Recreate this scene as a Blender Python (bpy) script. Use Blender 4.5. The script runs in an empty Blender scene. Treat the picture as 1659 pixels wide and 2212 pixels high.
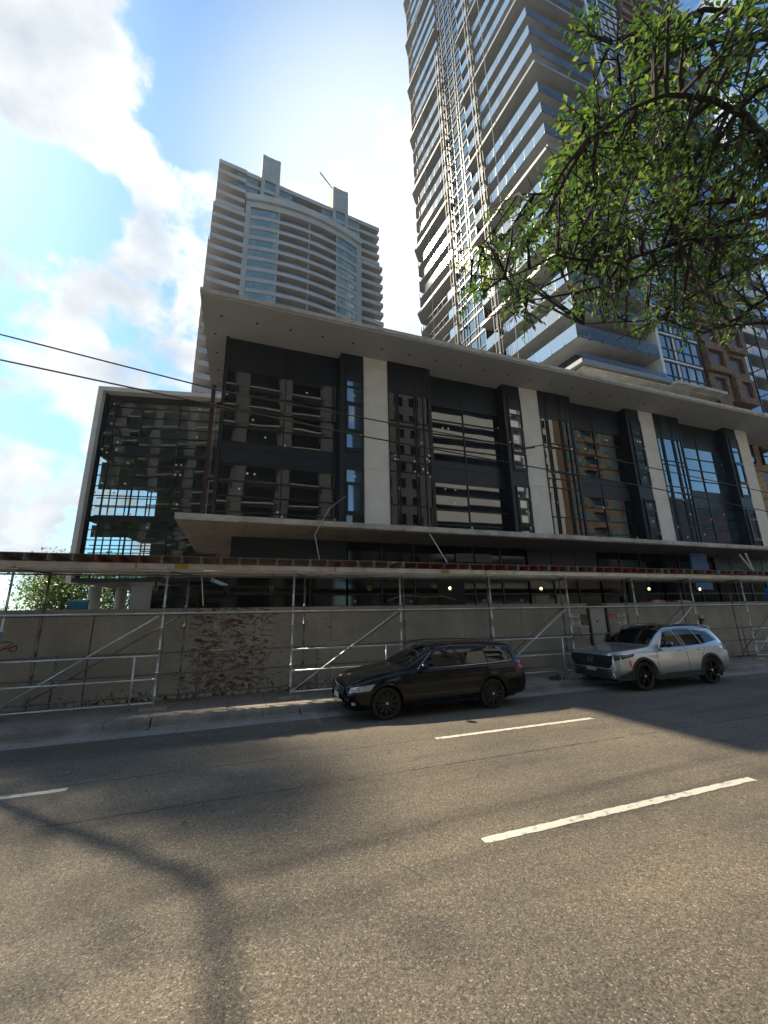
import bpy, bmesh, math, random
from mathutils import Vector, Matrix
random.seed(7)
R = math.radians
sc = bpy.context.scene
COL = sc.collection

# ------------------------------------------------------------------ camera
YAW, PITCH, ROLL, FPX, CH = R(19.567), R(14.25), R(-1.117), 873.0, 2.15
fw = Vector((math.sin(YAW)*math.cos(PITCH), math.cos(YAW)*math.cos(PITCH), math.sin(PITCH)))
r0 = Vector((math.cos(YAW), -math.sin(YAW), 0)); u0 = r0.cross(fw)
rt = r0*math.cos(ROLL) + u0*math.sin(ROLL); up = -r0*math.sin(ROLL) + u0*math.cos(ROLL)
cam_d = bpy.data.cameras.new('camera'); cam = bpy.data.objects.new('camera', cam_d); COL.objects.link(cam)
cam.matrix_world = Matrix(((rt.x, up.x, -fw.x, 0), (rt.y, up.y, -fw.y, 0), (rt.z, up.z, -fw.z, CH), (0, 0, 0, 1)))
cam_d.sensor_fit = 'HORIZONTAL'; cam_d.sensor_width = 36; cam_d.lens = FPX/1659*36
cam_d.clip_start = 0.05; cam_d.clip_end = 3000
sc.camera = cam
sc.render.resolution_x, sc.render.resolution_y = 768, 1024

def look(x, y):
    """direction of a sight line measured on the photograph (1659 x 2212 frame)"""
    d = fw*FPX + rt*(x-829.5) + up*(1106-y)
    return d.normalized()
def at_depth(x, y, Y):
    d = look(x, y); return Vector((0, 0, CH)) + d*(Y/d.y)

# ------------------------------------------------------------------ light
SUN_AZ, SUN_EL = R(-44), R(46.0)          # azimuth from +y towards +x
sdir = Vector((math.sin(SUN_AZ)*math.cos(SUN_EL), math.cos(SUN_AZ)*math.cos(SUN_EL), math.sin(SUN_EL)))
sl = bpy.data.lights.new('sun', 'SUN'); sun = bpy.data.objects.new('sun', sl); COL.objects.link(sun)
sl.energy = 5.0; sl.angle = R(1.3); sl.color = (1.0, 0.84, 0.60)
sun.rotation_euler = sdir.to_track_quat('Z', 'Y').to_euler(); sun.location = (-20, 20, 40)
sc.view_settings.view_transform = 'Standard'; sc.view_settings.look = 'None'
sc.view_settings.gamma = 1; sc.view_settings.exposure = 0.93

w = bpy.data.worlds.new('World'); sc.world = w; w.use_nodes = True
N = w.node_tree.nodes; Lk = w.node_tree.links; N.clear()
out = N.new('ShaderNodeOutputWorld'); bg = N.new('ShaderNodeBackground'); Lk.new(bg.outputs[0], out.inputs[0])
sky = N.new('ShaderNodeTexSky'); sky.sky_type = 'NISHITA'; sky.sun_disc = False
sky.sun_elevation = SUN_EL; sky.sun_rotation = SUN_AZ; sky.dust_density = .35; sky.ozone_density = 1.3
bg.inputs[1].default_value = 0.11
tc = N.new('ShaderNodeTexCoord')
def wmath(op, a, b=None, c=None):
    n = N.new('ShaderNodeMath'); n.operation = op
    for i, v in enumerate((a, b, c)):
        if v is None: continue
        if isinstance(v, (int, float)): n.inputs[i].default_value = v
        else: Lk.new(v, n.inputs[i])
    return n.outputs[0]
# cloud banks standing in fixed directions of the sky: (sight line, angular radius in degrees, amount)
BANKS = [((-60, 60), 9, .9), ((60, 100), 6, .7), ((150, 60), 7, .9), ((220, 170), 6, .8), ((265, 290), 7, .85), ((330, 400), 5, .6), ((200, 240), 6, .5), ((30, 330), 2.5, .9), ((120, 240), 4, .6),
         ((30, 500), 6, .5), ((190, 600), 7, .8), ((300, 560), 6, .7), ((100, 700), 5, .5), ((330, 700), 7, .7), ((250, 800), 6, .5), ((90, 850), 6, .5), ((30, 900), 6, .9), ((30, 620), 6, .7),
         ((40, 1060), 5, 1.0), ((40, 1170), 4, .9), ((200, 900), 5, .6), ((700, 330), 7, .7), ((800, 240), 6, .45), ((860, 480), 9, .9), ((880, 650), 9, .9), ((640, 620), 10, .8), ((420, 750), 6, .6), ((1620, 60), 9, .9),
         ((480, 300), 3, .35), ((300, 1000), 7, .3), ((560, 440), 6, .5),
         ((420, 80), 9, -.8), ((560, 120), 9, -.7), ((700, 60), 9, -.6), ((400, 230), 4, -.6), ((60, 420), 5, -.9), ((160, 420), 4, -.9), ((240, 440), 2.5, -.6), ((100, 1000), 4, -.4), ((520, 250), 5, -.5), ((20, 230), 4, -.5), ((60, 760), 3, -.5)]
acc = None
for (px, py_), rad, amt in BANKS:
    d = look(px, py_)
    dot = N.new('ShaderNodeVectorMath'); dot.operation = 'DOT_PRODUCT'; Lk.new(tc.outputs['Generated'], dot.inputs[0]); dot.inputs[1].default_value = d
    mr = N.new('ShaderNodeMapRange'); mr.interpolation_type = 'SMOOTHSTEP'
    mr.inputs['From Min'].default_value = math.cos(R(rad*1.45)); mr.inputs['From Max'].default_value = 1.0
    mr.inputs['To Min'].default_value = 0; mr.inputs['To Max'].default_value = amt*(.36 if amt > 0 else .95)
    Lk.new(dot.outputs['Value'], mr.inputs['Value'])
    acc = mr.outputs[0] if acc is None else wmath('ADD', acc, mr.outputs[0])
mp = N.new('ShaderNodeMapping'); mp.inputs['Scale'].default_value = (1, 1, 1.25); Lk.new(tc.outputs['Generated'], mp.inputs[0])
nz = N.new('ShaderNodeTexNoise'); nz.inputs['Scale'].default_value = 8.0; nz.inputs['Detail'].default_value = 9; nz.inputs['Roughness'].default_value = .56
nz.inputs['Distortion'].default_value = .35
Lk.new(mp.outputs[0], nz.inputs['Vector'])
dens = wmath('ADD', acc, wmath('MULTIPLY', wmath('SUBTRACT', nz.outputs[0], .5), 4.6))
mr = N.new('ShaderNodeMapRange'); mr.interpolation_type = 'SMOOTHSTEP'
mr.inputs['From Min'].default_value = .02; mr.inputs['From Max'].default_value = .78; Lk.new(dens, mr.inputs['Value'])
nz2 = N.new('ShaderNodeTexNoise'); nz2.inputs['Scale'].default_value = 7; nz2.inputs['Detail'].default_value = 6; Lk.new(mp.outputs[0], nz2.inputs['Vector'])
cr = N.new('ShaderNodeValToRGB'); cr.color_ramp.elements[0].position = .34; cr.color_ramp.elements[0].color = (3.0, 3.45, 4.0, 1)
cr.color_ramp.elements[1].position = .58; cr.color_ramp.elements[1].color = (4.9, 5.1, 5.2, 1); Lk.new(nz2.outputs[0], cr.inputs[0])
skm = N.new('ShaderNodeMix'); skm.data_type = 'RGBA'; skm.blend_type = 'MULTIPLY'; skm.inputs['Factor'].default_value = 1
Lk.new(sky.outputs[0], skm.inputs['A']); skm.inputs['B'].default_value = (.74, 1.02, 1.12, 1)
def lobe(px, rad, lo, hi):
    dot = N.new('ShaderNodeVectorMath'); dot.operation = 'DOT_PRODUCT'; Lk.new(tc.outputs['Generated'], dot.inputs[0]); dot.inputs[1].default_value = look(*px)
    m_ = N.new('ShaderNodeMapRange'); m_.interpolation_type = 'SMOOTHSTEP'; m_.inputs['From Min'].default_value = math.cos(R(rad)); m_.inputs['To Min'].default_value = lo; m_.inputs['To Max'].default_value = hi
    Lk.new(dot.outputs['Value'], m_.inputs['Value']); return m_.outputs[0]
crs = N.new('ShaderNodeVectorMath'); crs.operation = 'SCALE'; Lk.new(cr.outputs[0], crs.inputs[0]); Lk.new(lobe((830, 470), 30, .94, 1.5), crs.inputs['Scale'])
veil = N.new('ShaderNodeMix'); veil.data_type = 'RGBA'; Lk.new(lobe((820, 520), 25, .0, .9), veil.inputs['Factor']); Lk.new(skm.outputs['Result'], veil.inputs['A']); veil.inputs['B'].default_value = (5.0, 5.6, 5.7, 1)
mx = N.new('ShaderNodeMix'); mx.data_type = 'RGBA'; Lk.new(mr.outputs[0], mx.inputs['Factor']); Lk.new(veil.outputs['Result'], mx.inputs['A']); Lk.new(crs.outputs[0], mx.inputs['B'])
Lk.new(mx.outputs['Result'], bg.inputs[0])

# ------------------------------------------------------------------ materials
def new_mat(name):
    m = bpy.data.materials.new(name); m.use_nodes = True
    nt = m.node_tree; b = nt.nodes['Principled BSDF']; return m, nt, b
def c4(c): return (c[0], c[1], c[2], 1)
def noise(nt, scale, detail=5, rough=.6, stretch=None, pos=None, dist=0):
    n = nt.nodes.new('ShaderNodeTexNoise'); n.inputs['Scale'].default_value = scale; n.inputs['Detail'].default_value = detail
    n.inputs['Roughness'].default_value = rough; n.inputs['Distortion'].default_value = dist
    g = nt.nodes.new('ShaderNodeNewGeometry'); src = g.outputs['Position']
    if stretch:
        mp = nt.nodes.new('ShaderNodeMapping'); mp.inputs['Scale'].default_value = stretch
        nt.links.new(src, mp.inputs[0]); src = mp.outputs[0]
    nt.links.new(src, n.inputs['Vector']); return n.outputs[0]
def ramp(nt, val, stops):
    r = nt.nodes.new('ShaderNodeValToRGB'); e = r.color_ramp.elements
    while len(e) < len(stops): e.new(.5)
    for i, (p, c) in enumerate(stops): e[i].position = p; e[i].color = c4(c) if len(c) == 3 else c
    nt.links.new(val, r.inputs[0]); return r.outputs[0]
def mixc(nt, fac, a, b, mode='MIX'):
    m = nt.nodes.new('ShaderNodeMix'); m.data_type = 'RGBA'; m.blend_type = mode
    for s, v in (('Factor', fac), ('A', a), ('B', b)):
        if isinstance(v, (int, float)): m.inputs[s].default_value = v
        elif isinstance(v, tuple): m.inputs[s].default_value = c4(v)
        else: nt.links.new(v, m.inputs[s])
    return m.outputs['Result']
def mth(nt, op, a, b=None, c=None, clamp=False):
    n = nt.nodes.new('ShaderNodeMath'); n.operation = op; n.use_clamp = clamp
    for i, v in enumerate((a, b, c)):
        if v is None: continue
        if isinstance(v, (int, float)): n.inputs[i].default_value = v
        else: nt.links.new(v, n.inputs[i])
    return n.outputs[0]
def bump(nt, b, h, strength=.3, dist=.02):
    n = nt.nodes.new('ShaderNodeBump'); n.inputs['Strength'].default_value = strength; n.inputs['Distance'].default_value = dist
    nt.links.new(h, n.inputs['Height']); nt.links.new(n.outputs[0], b.inputs['Normal'])
def pm(name, c1, c2=None, scale=3, rough=.6, metal=0, bs=0, bscale=40, ior=None, stretch=None, coat=0, lo=.35, hi=.65):
    m, nt, b = new_mat(name)
    if c2 is None: b.inputs['Base Color'].default_value = c4(c1)
    else: nt.links.new(ramp(nt, noise(nt, scale, stretch=stretch), [(lo, c1), (hi, c2)]), b.inputs['Base Color'])
    b.inputs['Roughness'].default_value = rough; b.inputs['Metallic'].default_value = metal
    if ior: b.inputs['IOR'].default_value = ior
    if coat: b.inputs['Coat Weight'].default_value = coat; b.inputs['Coat Roughness'].default_value = .03
    if bs: bump(nt, b, noise(nt, bscale, 4), bs)
    return m
def xyz(nt):
    g = nt.nodes.new('ShaderNodeNewGeometry'); s = nt.nodes.new('ShaderNodeSeparateXYZ'); nt.links.new(g.outputs['Position'], s.inputs[0]); return s.outputs
def band(nt, v, lo, hi, soft):
    a = nt.nodes.new('ShaderNodeMapRange'); a.inputs['From Min'].default_value = lo-soft; a.inputs['From Max'].default_value = lo+soft; nt.links.new(v, a.inputs[0])
    c = nt.nodes.new('ShaderNodeMapRange'); c.inputs['From Min'].default_value = hi-soft; c.inputs['From Max'].default_value = hi+soft
    c.inputs['To Min'].default_value = 1; c.inputs['To Max'].default_value = 0; nt.links.new(v, c.inputs[0])
    return mth(nt, 'MULTIPLY', a.outputs[0], c.outputs[0])

M = {}
# asphalt: aggregate, oil and patch stains, long cracks
m, nt, b = new_mat('asphalt')
vor = nt.nodes.new('ShaderNodeTexVoronoi'); vor.inputs['Scale'].default_value = 105; g_ = nt.nodes.new('ShaderNodeNewGeometry'); nt.links.new(g_.outputs['Position'], vor.inputs['Vector'])
sep = nt.nodes.new('ShaderNodeSeparateColor'); nt.links.new(vor.outputs['Color'], sep.inputs[0])
stone = ramp(nt, sep.outputs[0], [(0.0, (.050, .045, .038)), (.4, (.125, .112, .092)), (.8, (.168, .150, .120)), (.95, (.22, .20, .165)), (1.0, (.38, .35, .30))])
big = ramp(nt, noise(nt, .55, 6, .6), [(.3, (.72, .72, .74)), (.7, (1.12, 1.08, 1.0))])
fine = ramp(nt, noise(nt, 26, 3, .7), [(.3, (.62, .62, .62)), (.7, (1.15, 1.15, 1.15))])
col = mixc(nt, 1.0, mixc(nt, 1.0, stone, big, 'MULTIPLY'), fine, 'MULTIPLY')
rut = ramp(nt, noise(nt, 1.0, 5, .6, stretch=(.10, .95, 1)), [(.36, (.70, .69, .69)), (.5, (1, 1, 1)), (.66, (1.14, 1.13, 1.10))])
col = mixc(nt, 1.0, col, rut, 'MULTIPLY')
blot = ramp(nt, noise(nt, 1.7, 7, .68), [(.60, (1, 1, 1)), (.70, (.72, .71, .71))]); col = mixc(nt, 1.0, col, blot, 'MULTIPLY')
spots = ramp(nt, noise(nt, 5.5, 2, .5), [(.70, (0, 0, 0)), (.74, (1, 1, 1))])
col = mixc(nt, mth(nt, 'MULTIPLY', spots, .55), col, (.028, .027, .027))
# cracks: thin lines where a warped voronoi edge passes, only in some places
v2 = nt.nodes.new('ShaderNodeTexVoronoi'); v2.feature = 'DISTANCE_TO_EDGE'; v2.inputs['Scale'].default_value = .42
wv = nt.nodes.new('ShaderNodeVectorMath'); wv.operation = 'ADD'; nn = nt.nodes.new('ShaderNodeTexNoise'); nn.inputs['Scale'].default_value = 2.2; nn.inputs['Detail'].default_value = 6
nt.links.new(g_.outputs['Position'], nn.inputs['Vector'])
sv = nt.nodes.new('ShaderNodeVectorMath'); sv.operation = 'SCALE'; sv.inputs['Scale'].default_value = .55; nt.links.new(nn.outputs['Color'], sv.inputs[0])
nt.links.new(g_.outputs['Position'], wv.inputs[0]); nt.links.new(sv.outputs[0], wv.inputs[1]); nt.links.new(wv.outputs[0], v2.inputs['Vector'])
crk = mth(nt, 'MULTIPLY', mth(nt, 'LESS_THAN', v2.outputs['Distance'], .0022), ramp(nt, noise(nt, .8, 3), [(.52, (0, 0, 0)), (.58, (.7, .7, .7))]))
seamy = xyz(nt)[1]
wob = mth(nt, 'MULTIPLY', mth(nt, 'SUBTRACT', noise(nt, 3.0, 6), .5), .16)
sy_ = mth(nt, 'ABSOLUTE', mth(nt, 'SUBTRACT', mth(nt, 'ADD', seamy, wob), 6.0))
seam = mth(nt, 'MULTIPLY', mth(nt, 'LESS_THAN', sy_, .015), ramp(nt, noise(nt, 1.6, 2), [(.42, (0, 0, 0)), (.5, (1, 1, 1))]))
sy2 = mth(nt, 'ABSOLUTE', mth(nt, 'SUBTRACT', mth(nt, 'ADD', seamy, wob), 7.25))
seam2 = mth(nt, 'MULTIPLY', mth(nt, 'LESS_THAN', sy2, .012), ramp(nt, noise(nt, 1.1, 2), [(.42, (0, 0, 0)), (.5, (1, 1, 1))]))
crk = mth(nt, 'MAXIMUM', mth(nt, 'MAXIMUM', crk, seam), seam2)
col = mixc(nt, mth(nt, 'MULTIPLY', crk, .85), col, (.015, .014, .013))
nt.links.new(col, b.inputs['Base Color']); b.inputs['Roughness'].default_value = .82
bump(nt, b, mth(nt, 'SUBTRACT', sep.outputs[0], mth(nt, 'MULTIPLY', crk, 3)), .55, .006); M['asphalt'] = m

def concrete(name, c1, c2, joints=None, stain=(.05, .045, .04), st=.45, jdir=0, board=0):
    m, nt, b = new_mat(name)
    col = ramp(nt, noise(nt, 1.3, 8, .65), [(.3, c1), (.7, c2)])
    col = mixc(nt, 1.0, col, ramp(nt, noise(nt, 24, 5, .7), [(.3, (.78, .78, .78)), (.7, (1.12, 1.12, 1.12))]), 'MULTIPLY')
    sp = ramp(nt, noise(nt, 3.1, 7, .7), [(.60, (0, 0, 0)), (.72, (1, 1, 1))])
    col = mixc(nt, mth(nt, 'MULTIPLY', sp, st), col, stain)
    if joints:
        v = xyz(nt)[jdir]; fr = mth(nt, 'FRACT', mth(nt, 'DIVIDE', mth(nt, 'ADD', v, 100), joints))
        j = mth(nt, 'LESS_THAN', fr, .012/joints); col = mixc(nt, j, col, (.03, .028, .025))
    nt.links.new(col, b.inputs['Base Color']); b.inputs['Roughness'].default_value = .85
    bump(nt, b, noise(nt, 60, 5, .7), .35, .01); return m
M['sidewalk'] = concrete('sidewalk_concrete', (.19, .172, .148), (.29, .26, .225), 1.55)
M['curb'] = concrete('curb_concrete', (.12, .11, .095), (.30, .275, .24), 3.05)
M['gutter'] = concrete('gutter_concrete', (.20, .19, .17), (.30, .285, .26), 3.0)
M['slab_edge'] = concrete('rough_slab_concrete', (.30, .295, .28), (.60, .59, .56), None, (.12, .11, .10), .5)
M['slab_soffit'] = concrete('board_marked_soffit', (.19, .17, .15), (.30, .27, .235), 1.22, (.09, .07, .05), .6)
M['stucco'] = pm('grey_stucco', (.33, .35, .365), (.37, .385, .40), .7, .9, bs=.08, bscale=200)
M['precast'] = pm('pale_precast', (.60, .60, .585), (.69, .685, .665), 1.2, .85, bs=.05, bscale=110)
M['precast_line'] = pm('precast_joint', (.34, .335, .325))
M['dark_metal'] = pm('dark_blue_metal_panel', (.008, .013, .023), (.012, .018, .030), .6, .42, .2)
M['mullion'] = pm('black_mullion', (.012, .014, .018), None, rough=.35, metal=.2)
M['paint_white'] = pm('worn_road_paint', (.17, .165, .15), (.54, .525, .475), 9, .6, lo=.33, hi=.46, bs=.2)
M['white'] = pm('white_paint', (.66, .67, .66), (.74, .74, .73), 3, .5)
M['sticker'] = pm('white_sticker', (.80, .80, .78), None, rough=.6)
M['galv'] = pm('galvanised_steel', (.50, .53, .54), (.68, .70, .70), 9, .36, .6, bs=.05)
M['galv_dull'] = pm('weathered_steel', (.16, .16, .155), (.26, .25, .24), 9, .5, .6, bs=.05)
M['alu'] = pm('aluminium_beam', (.52, .53, .52), (.74, .74, .73), 2.5, .42, .4)
M['joist_red'] = pm('red_painted_joist', (.16, .022, .025), (.24, .05, .045), 8, .55)
M['joist_grey'] = pm('grey_joist', (.17, .15, .14), (.27, .25, .23), 8, .5, .3)
M['plywood'] = pm('weathered_plywood', (.10, .065, .045), (.20, .14, .10), 2.5, .8, stretch=(1, 6, 1), bs=.2)
M['lumber'] = pm('pale_lumber', (.32, .25, .17), (.46, .38, .27), 4, .8, stretch=(1, 8, 8), bs=.15)
m, nt, b = new_mat('osb_board')
vo = nt.nodes.new('ShaderNodeTexVoronoi'); vo.inputs['Scale'].default_value = 7; gg = nt.nodes.new('ShaderNodeNewGeometry'); nt.links.new(gg.outputs['Position'], vo.inputs['Vector'])
ss = nt.nodes.new('ShaderNodeSeparateColor'); nt.links.new(vo.outputs['Color'], ss.inputs[0])
cc = ramp(nt, ss.outputs[0], [(0, (.22, .145, .085)), (.5, (.33, .235, .15)), (1, (.42, .32, .21))])
cc = mixc(nt, 1.0, cc, ramp(nt, noise(nt, .45, 6), [(.3, (.55, .5, .48)), (.65, (1.2, 1.2, 1.2))]), 'MULTIPLY')
nt.links.new(cc, b.inputs['Base Color']); b.inputs['Roughness'].default_value = .85; M['osb'] = m
M['rust_red'] = pm('red_oxide_steel', (.055, .018, .018), (.075, .025, .024), 3, .6)
M['dark_red'] = pm('dark_red_window', (.03, .012, .011), (.06, .02, .018), 2, .4)
M['black'] = pm('matt_black', (.008, .008, .009), None, rough=.7)
M['rubber'] = pm('tyre_rubber', (.012, .012, .012), (.02, .02, .02), 30, .85)
M['cable'] = pm('black_cable', (.012, .012, .012), None, rough=.6)
M['rope'] = pm('white_rope', (.5, .5, .48), None, rough=.8)
M['blue_box'] = pm('blue_painted_plastic', (.02, .19, .42), (.03, .25, .50), 5, .5)
M['blue_panel'] = pm('blue_sheet', (.015, .08, .25), (.02, .14, .36), 2, .5)
M['interior'] = pm('dark_interior', (.02, .021, .022), (.04, .04, .04), .8, .9)
M['conc_col'] = concrete('column_concrete', (.24, .25, .25), (.36, .36, .35))

# construction wall: formed concrete, peeling red-brown paint over part of it, pale drips along the foot
m, nt, b = new_mat('hoarding_concrete')
X, Y_, Z = xyz(nt)
col = ramp(nt, noise(nt, 1.1, 8, .6), [(.3, (.30, .29, .265)), (.7, (.45, .43, .395))])
col = mixc(nt, 1.0, col, ramp(nt, noise(nt, 16, 6, .7, stretch=(1, 1, 3)), [(.3, (.80, .80, .80)), (.7, (1.1, 1.1, 1.1))]), 'MULTIPLY')
pit = ramp(nt, noise(nt, 9, 3, .6), [(.68, (0, 0, 0)), (.73, (1, 1, 1))]); col = mixc(nt, mth(nt, 'MULTIPLY', pit, .6), col, (.09, .085, .08))
zone = mth(nt, 'MULTIPLY', band(nt, X, -1.45, .8, .45), .19); zone = mth(nt, 'ADD', zone, mth(nt, 'MULTIPLY', band(nt, X, .7, 2.8, .3), .085))
zone = mth(nt, 'ADD', zone, mth(nt, 'MULTIPLY', band(nt, X, 3.6, 5.6, .5), .04))
zone = mth(nt, 'SUBTRACT', zone, .12)
fl = mth(nt, 'ADD', noise(nt, 5.5, 8, .72, stretch=(1, 1, 2.6), dist=.6), zone)
fl2 = mth(nt, 'MULTIPLY', ramp(nt, fl, [(.555, (0, 0, 0)), (.575, (1, 1, 1))]), band(nt, X, -1.65, 6.5, .15))
under = ramp(nt, noise(nt, 3.5, 5), [(.36, (.10, .042, .035)), (.52, (.16, .10, .085)), (.64, (.42, .42, .41))])
col = mixc(nt, fl2, col, under)
foot = mth(nt, 'ADD', noise(nt, 7, 6, .7, stretch=(1, 1, .6)), mth(nt, 'MULTIPLY', mth(nt, 'SUBTRACT', .42, Z), .55))
f2 = mth(nt, 'MULTIPLY', ramp(nt, foot, [(.56, (0, 0, 0)), (.6, (1, 1, 1))]), band(nt, X, -3.9, 8.0, .3))
col = mixc(nt, f2, col, ramp(nt, noise(nt, 9, 4, .7), [(.45, (.05, .045, .04)), (.52, (.46, .45, .42))]))
nt.links.new(col, b.inputs['Base Color']); b.inputs['Roughness'].default_value = .88
bump(nt, b, mth(nt, 'SUBTRACT', noise(nt, 30, 5), mth(nt, 'MULTIPLY', fl2, .5)), .4, .01); M['wall'] = m

def glass_mat(name, base, ior=1.9, rough=.015, wav=.05, wscale=.8, dist=.06):
    m, nt, b = new_mat(name); b.inputs['Base Color'].default_value = c4(base); b.inputs['Roughness'].default_value = rough
    b.inputs['IOR'].default_value = ior
    if wav: bump(nt, b, noise(nt, wscale, 1, .4, stretch=(1, 1, 1.8)), wav, dist)
    return m
M['glass_dark'] = glass_mat('dark_reflective_glass', (.006, .009, .013), 2.0, .008, .14, .6, .014)
M['glass_ground'] = glass_mat('dim_ground_floor_glass', (.004, .007, .008), 1.42, .06, .1, .6, .01)
M['glass_sky'] = glass_mat('blue_window_glass', (.02, .05, .075), 2.7, .03, .10, .6, .012)  # blue in the base colour stands in for part of the sky reflection
M['glass_teal'] = glass_mat('teal_window_glass', (.06, .15, .16), 2.0, .06, .1, .6, .01)
M['car_glass'] = glass_mat('tinted_car_glass', (.004, .005, .006), 1.5, .01, 0)
def sheer(name, tint, refl, ior, rough=.02, wav=0):
    m = bpy.data.materials.new(name); m.use_nodes = True; nt = m.node_tree; nt.nodes.clear()
    o = nt.nodes.new('ShaderNodeOutputMaterial'); mx = nt.nodes.new('ShaderNodeMixShader'); t = nt.nodes.new('ShaderNodeBsdfTransparent')
    g = nt.nodes.new('ShaderNodeBsdfPrincipled'); t.inputs[0].default_value = c4(tint); g.inputs['Base Color'].default_value = c4(refl); g.inputs['Roughness'].default_value = rough; g.inputs['IOR'].default_value = 2.9
    f = nt.nodes.new('ShaderNodeFresnel'); f.inputs[0].default_value = ior
    nt.links.new(f.outputs[0], mx.inputs[0]); nt.links.new(t.outputs[0], mx.inputs[1]); nt.links.new(g.outputs[0], mx.inputs[2]); nt.links.new(mx.outputs[0], o.inputs[0])
    if wav:
        bm_ = nt.nodes.new('ShaderNodeBump'); bm_.inputs['Strength'].default_value = wav; bm_.inputs['Distance'].default_value = .014
        nt.links.new(noise(nt, .8, 1, .4), bm_.inputs['Height']); nt.links.new(bm_.outputs[0], g.inputs['Normal']); g.inputs['Metallic'].default_value = 1; 
        g.inputs['Base Color'].default_value = (.8, .85, .9, 1)
    return m
M['glass_sheer'] = sheer('see_through_glass', (.50, .62, .62), (.02, .03, .03), 2.1, wav=.12)
M['guard'] = sheer('pale_blue_guard_glass', (.34, .46, .60), (.15, .22, .30), 3.0, .08)
def glow(name, c, s):
    m, nt, b = new_mat(name); b.inputs['Base Color'].default_value = c4(c); b.inputs['Emission Color'].default_value = c4(c); b.inputs['Emission Strength'].default_value = s; return m
M['bulb'] = glow('lit_bulb', (1, .85, .5), 4)
M['lamp_yellow'] = pm('yellow_cage', (.45, .30, .03), None, rough=.5)
m, nt, b = new_mat('leaf'); oi = nt.nodes.new('ShaderNodeNewGeometry')
nt.links.new(ramp(nt, oi.outputs['Random Per Island'], [(0, (.013, .032, .016)), (.5, (.026, .056, .022)), (.85, (.045, .085, .026)), (1, (.11, .14, .04))]), b.inputs['Base Color'])
b.inputs['Roughness'].default_value = .42
tr = nt.nodes.new('ShaderNodeBsdfTranslucent'); mxs = nt.nodes.new('ShaderNodeMixShader'); mxs.inputs[0].default_value = .36
nt.links.new(ramp(nt, oi.outputs['Random Per Island'], [(0, (.05, .13, .025)), (.7, (.14, .28, .04)), (1, (.34, .46, .07))]), tr.inputs[0])
nt.links.new(b.outputs[0], mxs.inputs[1]); nt.links.new(tr.outputs[0], mxs.inputs[2]); nt.links.new(mxs.outputs[0], nt.nodes['Material Output'].inputs[0]); M['leaf'] = m
M['leaf_far'] = M['leaf']
M['bark'] = pm('dark_bark', (.008, .007, .006), (.020, .017, .014), 12, .9, bs=.5)

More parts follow.
